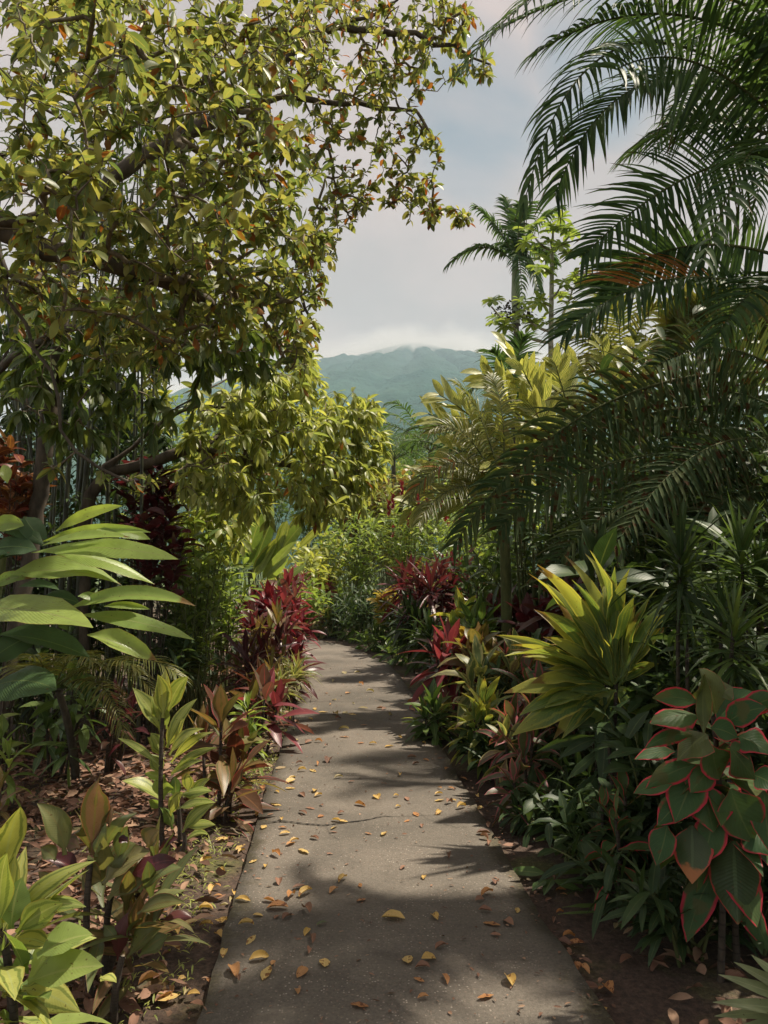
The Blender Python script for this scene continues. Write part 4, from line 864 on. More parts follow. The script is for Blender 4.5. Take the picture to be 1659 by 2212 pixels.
    fr = [F_(D, (1330, 830), (1270, 640), (1178, 800), L=.6, W=.04, droop=.9), F_(D, (1335, 830), (1310, 620), (1225, 700), L=.6, W=.04, droop=.9, de=.5), F_(D, (1340, 830), (1345, 640), (1310, 640), L=.55, W=.04, droop=.7),
          F_(D, (1345, 830), (1390, 640), (1430, 665), L=.55, W=.04, droop=.8), F_(D, (1345, 830), (1400, 690), (1480, 760), L=.6, W=.04, droop=.9), F_(D, (1330, 840), (1240, 720), (1190, 870), L=.6, W=.04, droop=.9, orange=(.2, .8, .25, 0)), F_(D, (1335, 840), (1290, 720), (1260, 800), L=.55, W=.04, droop=.9, de=-.9)]
    palm('palm_tree', 'bright yellow-green feather palm rising behind the worn dark fronds', b, P(1335, 850, D), fr, PALM_LT, tr=.07, trunk_mat=CANE, n=34)
    D = 8.3; b = P(1090, 1250, D); b[2] = 0
    fr = [F_(D, (1080, 1060), (980, 930), (885, 1075), L=.34, W=.022, face=.5, orange=(.3, .9, .25, 0)), F_(D, (1080, 1060), (1000, 880), (930, 930), L=.34, W=.022, face=.5), F_(D, (1085, 1060), (1040, 860), (985, 830), L=.32, W=.022, face=.4), F_(D, (1085, 1060), (960, 1020), (905, 1130), L=.32, W=.022, face=.5, de=-.5), F_(D, (1085, 1060), (1100, 880), (1060, 810), L=.32, W=.022, de=.4)]
    palm('palm_tree', 'small yellowish feather palm with orange-tinged fronds hanging left of the variegated ginger', b, P(1085, 1070, D), fr, PALM_LT, tr=.06, trunk_mat=CANE, n=40, droop=.9)
    D = 12; b = P(1130, 1250, D); b[2] = 0
    fr = [F_(D, (1110, 900), (1080, 790), (1010, 850), L=.55, W=.035, droop=1.0), F_(D, (1110, 900), (1090, 760), (1060, 760), L=.5, W=.035, droop=.8), F_(D, (1115, 900), (1150, 800), (1200, 880), L=.55, W=.035, droop=1.0), F_(D, (1110, 905), (1050, 850), (985, 960), L=.55, W=.035, droop=1.0, de=-.6),
          F_(D, (1110, 900), (1115, 760), (1130, 730), L=.5, W=.035, droop=.8)]
    palm('palm_tree', 'green feather palm half hidden behind the variegated ginger', b, P(1110, 915, D), fr, PALM, tr=.06, n=30)
    # two fan palms
    for lab, (px, py, D, R), aim in [('fan palm with pleated bright green round leaves under the hanging palm fronds', (1540, 790, 10, .62), [(1475, 715), (1530, 690), (1610, 700)])]:
        b = P(px, py, D); b[2] = 0; r = thing('fan_palm', lab, 'palm', b)
        for (ax, ay) in aim:
            c = P(ax, ay, D-.1); 
            if c[2] < 0.1: c[2] = 0.1
            q = MB(); q.add(*tube(bez(b-Z*.02, (b+c)/2+Z*.2, c, 8), .012 if D > 4 else .006, 6)); q.build('leaf_stalk', CANE, r, loc=b)
            n = 30; az = np.linspace(-2.3, 2.3, n); out = nrm(c-P(px, py, D)+Z*.25+np.array([0, -.3, 0])*R); o1 = nrm(np.cross(out, [0, -1, .3]))
            d = out*np.cos(az)[:, None] + o1*np.sin(az)[:, None]
            q = MB(); q.add(*blades(np.repeat(c[None], n, 0), d, R*rng.uniform(.85, 1.05, n), R*.20, 'strap', .25, up=nrm(np.array([0, -1, .5])), S=6, fold=.6)); q.build('fan_leaf', PALM_LT if D > 4 else MIDG, r, loc=b)
    D = 8.2; b = np.array([4.4, 8.4, 0])
    fr = [F_(D, (1730, 180), (1560, 60), (1410, 330), L=.5, W=.03, face=.5), F_(D, (1730, 170), (1600, -40), (1470, 120), L=.5, W=.03, face=.5), F_(D, (1730, 190), (1640, 120), (1540, 430), L=.5, W=.03, face=.4, de=-.8), F_(D, (1730, 200), (1700, 180), (1620, 480), L=.5, W=.03, de=-.5, face=.4),
          F_(D, (1730, 170), (1640, -80), (1500, 0), L=.5, W=.03, face=.4), F_(D, (1740, 170), (1780, -80), (1760, -120), L=.5, W=.03), F_(D, (1740, 170), (1850, 0), (1960, 220), L=.5, W=.03), F_(D, (1740, 170), (1700, 0), (1600, 250), L=.5, W=.03, de=1.2), F_(D, (1740, 170), (1700, -60), (1560, -60), L=.5, W=.03, de=-1.2)]
    palm('palm_tree', 'feather palm standing behind the tallest one at the right edge, dark against the sky', b, P(1735, 190, D), fr, PALM, tr=.08, n=46, droop=1.0, a0=72)
    # distant palms and tree line
    for k, (px, py, D, s, lab) in enumerate([(850, 985, 42, 1.0, 'short distant palm left of the gap below the mountain'), (930, 965, 36, 1.15, 'bushy distant palm right of the gap below the mountain'), (890, 1000, 55, .9, 'smallest distant palm in the gap, seen between its two neighbours'), (985, 985, 30, .8, 'distant palm partly behind the variegated ginger leaves')]):
        b = P(px, 1240, D); b[2] = 0; t = P(px, py+10, D); R = 2.9*s
        fr = []
        for j in range(13):
            az = j*GA; el = rng.uniform(.2, 1.2); d = np.array([math.cos(az)*math.cos(el), math.sin(az)*math.cos(el), math.sin(el)])
            e = t + d*R + np.array([d[0], d[1], 0])*R*.3 - Z*R*.45*math.cos(el); fr.append((t, t+d*R*.75+Z*.3, e, {}))
        palm('palm_tree', lab, b, t, fr, PALM, group='palms far down the garden', tr=.14, n=22, L=.9, W=.085, droop=1.1, r0=.03)
    for k, (px, py, D, rx, ry, mt, lab) in enumerate([(780, 1060, 30, 2.0, 1.3, ORANGEY, 'orange-tinted shrub in the sunny gap beyond the bend'), (860, 1070, 26, 1.4, .9, ORANGEY, 'lower orange and green shrub in front of the far palms'), (830, 1015, 60, 6, 2.6, WEEP, 'rounded far tree on the left of the gap'), (930, 1020, 70, 7, 2.2, MIDG, 'dark far tree closing the gap under the mountain'),
            (700, 1040, 50, 6, 3.5, GREEN, 'far tree mostly hidden by the weeping leaves'), (470, 930, 40, 4, 3.0, MIDG, 'far tree glimpsed through the gap above the understory'), (1040, 1010, 45, 4.5, 3.5, GREEN, 'far tree behind the variegated ginger'), (560, 960, 60, 7, 3, GREEN, 'far tree behind the left crowns, lower left of the mountain')]):
        c = P(px, py, D); bush('far_tree' if D > 35 else 'shrub', lab, 'tree' if D > 35 else 'shrub', [c[0], c[1], max(c[2], .6)], rx, rx*.7, ry, 70, 16, .35*D/40+.08, .17*D/40+.03, mt, kind='oval', stem_r=.02, S=4)
 
def shade_trees():
    tree('shade_tree', 'mid green tree closing the view behind the worn arching fronds on the right', [[np.array([5.2, 13.0, -.05]), np.array([5.1, 13, 2]), np.array([5.0, 13, 3.4])], [np.array([5.1, 13, 2]), np.array([3.6, 12.8, 3.4])]],
        [(1480, 930, 12.5, 260, 110, 1.2, 80), (1300, 1000, 12, 130, 90, 1, 36), (1620, 850, 12, 130, 120, 1, 40)], dict(k=9, L=.24, W=.085, kind='oval', droop=.7, down=.4, frac=.7), [GREEN], rtip=.004)
    for k, (x, y, z, lab) in enumerate([(2.5, 0.7, 1.7, 'unseen tall dense shrub added just behind the viewpoint on the right'), (2.7, -1.4, 1.9, 'unseen tall dense shrub added well behind the viewpoint on the right')]):
        bush('shrub', lab, 'shrub', [x, y, z], .8, .8, 1.5, 26, 16, .26, .11, DARKG, kind='oval', stem_r=.01)  # out-of-view shrubs added to cut the light reaching the right bed from behind
    for k, (x, y, z, lab) in enumerate([(2.75, 2.9, 1.7, 'unseen tall dense shrub added beyond the right frame edge beside the near path'), (3.1, 4.2, 1.9, 'unseen tall dense shrub added beyond the right frame edge behind the red-edged plant')]):
        bush('shrub', lab, 'shrub', [x, y, z], .75, .8, 1.5, 30, 16, .26, .11, DARKG, kind='oval', stem_r=.01)  # out-of-view shrubs added to keep sky light off the right bed
    # unseen tree added to shade the near path and the right-hand bed
    tree('shade_tree', 'unseen broadleaf tree added beside the path, its crown shading the near stretch of concrete', [[np.array([4.4, 3.0, -.05]), np.array([4.3, 3.1, 2]), np.array([3.9, 3.2, 3.8]), np.array([3.5, 3.3, 5.0])]],
        [(2450, -1100, 3.2, 660, 430, 1.6, 230)], dict(k=9, L=.2, W=.09, kind='oval', droop=.7, down=.4, frac=.7), [CANOPY_DEEP], rtip=.004)
right_palms()
shade_trees()

# ------------------------------------------------------------------ plants on the left of the path
C1 = (0.4, 0.0, 1327.0)       # crops I measured leaves on
C3 = (0.42, 995.4, 1128.0)
C4 = (0.4, 0.0, 796.0)
TI = 'cordyline plants along the path'
def fill(name, c, n, L, W, mat, **kw):
    root = [o for o in COL.objects if o.get('label') == name][-1]
    q = MB(); q.add(*rosette_mesh(np.asarray(c), n, L, W, **kw)); q.build('lower_leaves', mat, root, loc=np.array(root.location))
def left_plants():
    span_plant('cordyline_plant', 'lime green broad-leaved cordyline cut off by the bottom left corner', 'plant', C1, 2.3,
        [(10, 1500, 110, 1040, 150), (-10, 1700, 40, 1290, 120), (-30, 1450, -10, 1130, 70), (20, 1700, 520, 1330, 85), (60, 1700, 120, 1420, 130, 1), (90, 1720, 340, 1560, 120), (120, 1640, 465, 1580, 75), (60, 1760, 280, 1800, 95), (200, 1850, 500, 1730, 125, 1),
         (150, 1990, 560, 1900, 135, 1), (120, 2020, 435, 2150, 130), (540, 1960, 630, 1990, 60), (0, 1950, 30, 2040, 70), (0, 2170, 60, 2230, 80, 1), (60, 1950, 180, 1860, 90, 1), (-20, 1850, 60, 1640, 100, 1)],
        [LIME, MIDG], [(20, 2400, 10, 1700), (60, 2400, 60, 1950, -.03)], TI, refmix=(.5, .8, .25), wave=.05, fold=.2, wide=1.25)
    span_plant('cordyline_plant', 'bronze and green cordyline with one tall upright leaf, second from the bottom left corner', 'plant', C1, 2.95,
        [(500, 1300, 540, 860, 115), (490, 1290, 400, 1050, 95), (350, 1300, 200, 1020, 105, 1), (520, 1310, 575, 1110, 70, 1), (540, 1310, 740, 1075, 65, 1), (590, 1150, 605, 1035, 45), (430, 1260, 345, 1235, 70), (550, 1390, 735, 1240, 85), (560, 1460, 810, 1280, 95, 1), (800, 1260, 860, 1165, 85),
         (580, 1540, 830, 1370, 105, 1), (750, 1500, 980, 1370, 70, 1), (800, 1540, 1020, 1490, 55, 1), (740, 1620, 1000, 1560, 65), (600, 1570, 750, 1505, 50), (870, 1660, 1040, 1640, 50, 2), (640, 1870, 690, 1610, 75, 2), (690, 1860, 890, 1675, 85, 1), (750, 1850, 910, 1735, 75, 1), (680, 1790, 765, 1640, 50, 1),
         (500, 1730, 630, 1790, 60, 2), (440, 1390, 545, 1440, 115), (860, 1270, 960, 1215, 40, 2), (310, 1510, 205, 1390, 65), (690, 1230, 640, 1210, 50, 2), (560, 1680, 630, 1760, 55, 1), (420, 1400, 250, 1330, 80, 2), (700, 1420, 880, 1330, 70, 2), (760, 1380, 960, 1330, 60, 2), (640, 1330, 690, 1140, 70, 1), (300, 1330, 220, 1260, 70)],
        [BRONZE, OLIVE, MAROON], [(500, 1960, 490, 1330), (580, 1990, 600, 1520, .05), (620, 2000, 660, 1850, -.1), (540, 1980, 760, 1480, .1)], TI, refmix=(.5, .8, .3), wide=1.25)
    lb = 'bronze and green cordyline with one tall upright leaf, second from the bottom left corner'
    for (x, y, n, L) in [(225, 1880, 13, .30), (275, 1930, 12, .27), (330, 1890, 11, .26), (290, 1990, 10, .24)]: fill(lb, P(x, y, 3.0), n, L, .062, [BRONZE, OLIVE][n % 2], top=86, low=0, droop=(.1, .6))
    lb = 'lime green broad-leaved cordyline cut off by the bottom left corner'
    for (x, y, n, L) in [(10, 2000, 12, .30), (60, 2110, 11, .26)]: fill(lb, P(x, y, 2.3), n, L, .08, [LIME, MIDG][n % 2], top=70, low=-25, droop=(.3, .9))
    span_plant('cordyline_plant', 'tall slender fresh green cordyline with a second tuft low on its stem', 'plant', C1, 4.5,
        [(880, 560, 850, 325, 85), (890, 520, 895, 295, 65), (905, 540, 1015, 335, 70), (870, 640, 715, 395, 75), (870, 650, 812, 440, 65), (870, 760, 812, 640, 65), (900, 720, 1000, 560, 75), (915, 760, 1105, 618, 55), (905, 720, 1065, 455, 55), (865, 770, 795, 665, 65), (860, 820, 635, 668, 36), (925, 800, 1155, 635, 45), (925, 860, 1175, 720, 40), (870, 870, 805, 755, 65), (925, 870, 1095, 788, 36),
         (880, 1000, 890, 865, 95, 1), (870, 1010, 660, 900, 55), (945, 1000, 940, 875, 55, 1), (970, 980, 1145, 955, 65), (960, 1050, 1165, 1018, 55), (985, 1180, 1155, 1025, 65), (995, 1150, 1165, 1138, 45), (995, 1230, 1125, 1188, 45), (960, 1290, 1025, 1255, 55), (1015, 960, 1010, 858, 55), (1030, 990, 1135, 888, 45), (870, 1050, 800, 1000, 45, 1), (930, 1160, 860, 1040, 55, 1), (900, 620, 840, 480, 50, 1), (880, 900, 780, 860, 40, 1), (920, 1090, 990, 960, 60)],
        [LIME, MIDG], [(880, 1290, 880, 520), (970, 1340, 960, 1000, .1), (960, 1340, 990, 1180, -.1)], TI, refmix=(.5, .8, .25), wave=.04, wide=1.15)
    rosette_plant('cordyline_plant', 'red-bronze cordyline with dark stems just behind the slender green one', 'plant', [(478, 1560), (505, 1640, .1), (440, 1600, .2, .85), (500, 1690, -.1, .8), (525, 1620, .2, .8)], 5.0, 118, 36, 14, [REDBRONZE, BRONZE], TI, base=(470, 1772), near=True, top=86, low=-15, span=.22, droop=(.15, .7), wave=.04)
    rosette_plant('cordyline_plant', 'pink-red cordyline with upright glossy leaves leaning over the path edge', 'plant', [(572, 1500), (600, 1525, .1, .85), (545, 1510, .2, .85), (560, 1470, .3, .8)], 6.7, 100, 28, 12, [REDBRONZE, BRONZE, PINKRED], TI, base=(550, 1640), top=86, low=-25, span=.2, droop=(.15, .8))
    rosette_plant('cordyline_plant', 'small lime green tufted plant between two red cordylines', 'plant', [(535, 1530), (540, 1580, -.05)], 6.0, 52, 13, 30, MIDG, TI, top=80, low=-40, span=.16, base=(530, 1640))
    rosette_plant('cordyline_plant', 'green cordyline with many rosettes in the shade under the ginger leaves', 'plant', [(160, 1470), (120, 1500, .2, .9), (185, 1510, -.1, .8), (100, 1560, .1, .8), (150, 1580, -.2, .75)], 6.0, 92, 25, 18, GREEN, TI, base=(110, 1672), near=False, top=85, low=-35, span=.2)
    rosette_plant('cordyline_plant', 'green cordyline at the left frame edge under a shaded ginger leaf', 'plant', [(5, 1590), (-30, 1540, .2), (20, 1630, -.1, .8)], 5.2, 75, 22, 16, MIDG, TI, base=(-20, 1720), top=85, low=-40)
    rosette_plant('cordyline_plant', 'small bronze green cordyline at the left frame edge, halfway down the leaf litter', 'plant', [(-15, 1740), (0, 1700, .1, .8)], 4.6, 90, 22, 12, [GREEN, BRONZE], TI, top=85, low=-30)
    rosette_plant('cordyline_plant', 'slim dark red cordyline on a black stem left of the palm fronds', 'plant', [(255, 1510), (285, 1530, .1, .8), (240, 1560, -.1, .7)], 5.8, 68, 20, 10, MAROON, TI, base=(225, 1655), stem_r=.022, top=85, low=-30, span=.25)
    # the burgundy drift beside the path
    for (px, py, D, L, W, n, mt, lab) in [(530, 1420, 8.1, 95, 12, 18, [MAROON, BRONZE, MAROON], 'narrow-leaved burgundy cordyline at the left end of the drift by the path'), (560, 1400, 8.6, 95, 13, 18, [MAROON, BRONZE, MAROON], 'narrow burgundy cordyline second from the left in the drift'), (598, 1400, 9.0, 80, 12, 22, [BRONZE, MAROON], 'burgundy cordyline in the middle of the drift by the path'), (628, 1415, 9.4, 80, 15, 22, [MAROON, BRONZE, MAROON], 'burgundy cordyline at the path side of the drift'),
            (600, 1345, 9.8, 75, 14, 22, [MAROON, CRIMSON, BRONZE], 'deep red cordyline rising above the middle of the drift'), (545, 1345, 10.4, 75, 15, 22, [MAROON, BRONZE, MAROON], 'dark red cordyline behind the left end of the drift'), (580, 1300, 11.0, 64, 17, 30, CRIMSON, 'bright crimson cordyline glowing in the sun'), (545, 1300, 11.3, 52, 14, 22, MAROON, 'crimson cordyline left of the brightest one'), (612, 1310, 11.4, 58, 16, 24, PINKRED, 'pinkish crimson cordyline right of the brightest one'),
            (640, 1330, 12.5, 60, 12, 24, CRIMSON, 'dark crimson cordyline where the path bends away'), (585, 1445, 7.7, 70, 9, 26, BRONZE, 'bronze narrow-leaved cordyline in front of the drift'), (622, 1268, 13, 60, 14, 22, PINKRED, 'rosy cordyline behind the crimson ones near the banana leaves'), (598, 1262, 13.5, 55, 14, 20, PALEVAR, 'cream streaked cordyline behind the crimson ones')]:
        h = [(px, py), (px-16, py+18, .2, .85), (px+15, py+22, -.2, .85), (px+4, py+52, 0., .8)]
        rosette_plant('cordyline_plant', lab, 'plant', h, D, L, W, int(n*.7), mt, 'burgundy and crimson cordylines left of the bend', top=84, low=-20, span=.2, kind='lance' if W < 14 else 'ti', droop=(.2, .9), S=6, wave=.1)
    for (px, py, D, lab) in [(635, 1465, 7.8, 'pale green striped grassy tuft spilling onto the path edge'), (600, 1490, 7.3, 'grassy striped tuft behind the pink-red cordyline')]:
        rosette_plant('grass_tuft', lab, 'plant', [(px, py), (px-20, py-8, .2), (px+8, py-14, .1)], D, 62, 7, 30, [PALEVAR], 'striped grassy tufts by the path', kind='grass', top=80, low=0, span=.05, droop=(.6, 1.5), stem_r=.006)
    # ginger with huge leaves
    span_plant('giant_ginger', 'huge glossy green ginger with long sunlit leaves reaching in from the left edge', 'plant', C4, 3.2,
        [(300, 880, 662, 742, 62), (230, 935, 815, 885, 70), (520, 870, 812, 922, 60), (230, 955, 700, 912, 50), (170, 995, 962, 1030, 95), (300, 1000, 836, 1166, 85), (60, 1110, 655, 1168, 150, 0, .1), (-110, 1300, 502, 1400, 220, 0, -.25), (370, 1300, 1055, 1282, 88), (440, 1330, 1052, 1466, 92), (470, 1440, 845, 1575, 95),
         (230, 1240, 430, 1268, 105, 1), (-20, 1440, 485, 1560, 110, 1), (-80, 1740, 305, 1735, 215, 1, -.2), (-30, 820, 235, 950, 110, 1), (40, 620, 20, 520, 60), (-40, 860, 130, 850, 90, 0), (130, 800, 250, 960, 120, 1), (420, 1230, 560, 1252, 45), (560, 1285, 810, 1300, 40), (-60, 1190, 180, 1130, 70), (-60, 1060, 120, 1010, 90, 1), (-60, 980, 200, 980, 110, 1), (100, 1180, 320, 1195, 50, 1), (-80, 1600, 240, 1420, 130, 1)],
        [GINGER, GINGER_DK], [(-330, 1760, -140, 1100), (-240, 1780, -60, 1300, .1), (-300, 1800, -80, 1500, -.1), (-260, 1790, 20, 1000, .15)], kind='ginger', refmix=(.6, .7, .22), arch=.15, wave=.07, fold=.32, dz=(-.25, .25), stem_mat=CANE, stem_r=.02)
    # fine low palm fronds under the ginger
    D = 5.4; b = P(170, 1500, D+.6); b[2] = 0
    fr = [F_(D, (120, 1480), (260, 1380), (350, 1520)), F_(D, (120, 1480), (300, 1370), (395, 1470)), F_(D, (110, 1480), (60, 1390), (20, 1490)), F_(D, (120, 1480), (160, 1380), (200, 1430)), F_(D, (140, 1480), (230, 1430), (270, 1590)), F_(D, (130, 1480), (240, 1390), (300, 1450)), F_(D, (100, 1480), (90, 1400), (60, 1420))]
    palm('small_palm', 'low fine-leaved palm with sunlit yellowish fronds under the ginger leaves', b, P(125, 1490, D+.2), fr, PALM_LT, tr=.03, n=36, L=.24, W=.012, droop=1.0, r0=.006)
    # crotons
    for (px, py, D, rx, ry, mt, lab) in [(30, 1050, 6.4, .22, .22, CROTON, 'red and orange croton with veined leaves at the left edge above the ginger'), (-20, 975, 6.6, .24, .18, CROTON, 'upper red croton at the left edge'), (340, 1180, 7.0, .3, .4, MAROON, 'dark red croton in shade between the ginger tips and the thin-stemmed shrub'), (325, 1040, 7.5, .3, .3, MAROON, 'blackish red croton in deep shade under the weeping tree')]:
        c = P(px, py, D); bush('croton_shrub', lab, 'shrub', c, rx, rx, ry, 12, 14, M(44, D), M(19, D), mt, 'croton shrubs on the left', kind='oval', droop=.7, S=6, lo=.62, stem_mat=STEM)
    # thin-stemmed shrubs and fill
    for (px, py, D, rx, ry, ns, nl, L, W, mt, lab) in [(430, 1260, 7.4, .36, .6, 30, 12, .17, .05, MIDG, 'sunlit shrub of many thin upright stems left of the crimson cordylines'), (400, 1290, 8.2, .45, .5, 26, 12, .18, .055, GREEN, 'green thin-stemmed shrub behind the ginger leaf tips'), (430, 1180, 8.6, .45, .5, 22, 12, .2, .06, MIDG, 'light green shrub under the weeping branches'),
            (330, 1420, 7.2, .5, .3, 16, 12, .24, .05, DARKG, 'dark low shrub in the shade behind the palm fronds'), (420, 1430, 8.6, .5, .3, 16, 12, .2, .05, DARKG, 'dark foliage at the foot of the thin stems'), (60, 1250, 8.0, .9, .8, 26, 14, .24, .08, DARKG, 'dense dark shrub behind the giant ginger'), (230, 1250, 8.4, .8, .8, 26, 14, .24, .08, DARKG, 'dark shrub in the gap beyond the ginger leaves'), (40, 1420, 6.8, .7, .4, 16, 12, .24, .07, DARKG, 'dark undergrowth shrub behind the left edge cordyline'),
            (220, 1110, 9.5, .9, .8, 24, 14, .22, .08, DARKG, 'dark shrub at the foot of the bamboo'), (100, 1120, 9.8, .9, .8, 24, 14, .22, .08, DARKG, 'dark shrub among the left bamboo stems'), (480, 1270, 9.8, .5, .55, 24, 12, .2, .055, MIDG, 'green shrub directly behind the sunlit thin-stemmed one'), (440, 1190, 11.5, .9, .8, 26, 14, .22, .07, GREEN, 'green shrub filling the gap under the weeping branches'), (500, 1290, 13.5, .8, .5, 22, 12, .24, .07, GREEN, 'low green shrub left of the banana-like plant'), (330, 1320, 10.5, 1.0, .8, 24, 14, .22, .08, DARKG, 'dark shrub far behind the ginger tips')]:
        c = P(px, py, D); bush('shrub', lab, 'shrub', c, rx, rx, ry, ns, nl, L, W, mt, stem_r=.007, S=5)
    # banana-like plant
    D = 13.0
    b = P(560, 1300, D); b[2] = 0; r = thing('banana_plant', 'upright banana-like plant with pale ribbed paddle leaves behind the crimson cordylines', 'plant', b)
    for (x0, y0, x1, y1, w, mi) in [(520, 1250, 590, 1090, 36, 0), (500, 1250, 505, 1110, 36, 0), (560, 1265, 655, 1130, 30, 0), (540, 1250, 625, 1150, 30, 2), (500, 1240, 545, 1065, 34, 1), (510, 1230, 530, 1120, 28, 0), (525, 1240, 565, 1110, 32, 0), (545, 1240, 590, 1120, 28, 0), (550, 1250, 600, 1170, 24, 0), (560, 1260, 640, 1170, 22, 0), (570, 1260, 625, 1200, 22, 0), (590, 1270, 660, 1220, 16, 0), (515, 1250, 480, 1190, 26, 1), (600, 1200, 620, 1125, 22, 2), (610, 1200, 650, 1110, 24, 2), (640, 1190, 710, 1125, 16, 2)]:
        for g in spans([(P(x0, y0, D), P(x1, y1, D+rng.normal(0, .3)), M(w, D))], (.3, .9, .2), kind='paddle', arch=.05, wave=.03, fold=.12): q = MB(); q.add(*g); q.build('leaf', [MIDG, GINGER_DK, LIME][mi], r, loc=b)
    q = MB(); q.add(*tube(np.array([b-Z*.02, P(545, 1270, D), P(540, 1230, D)]), [.08, .07, .04], 8)); q.build('stem', CANE, r, loc=b)
left_plants()

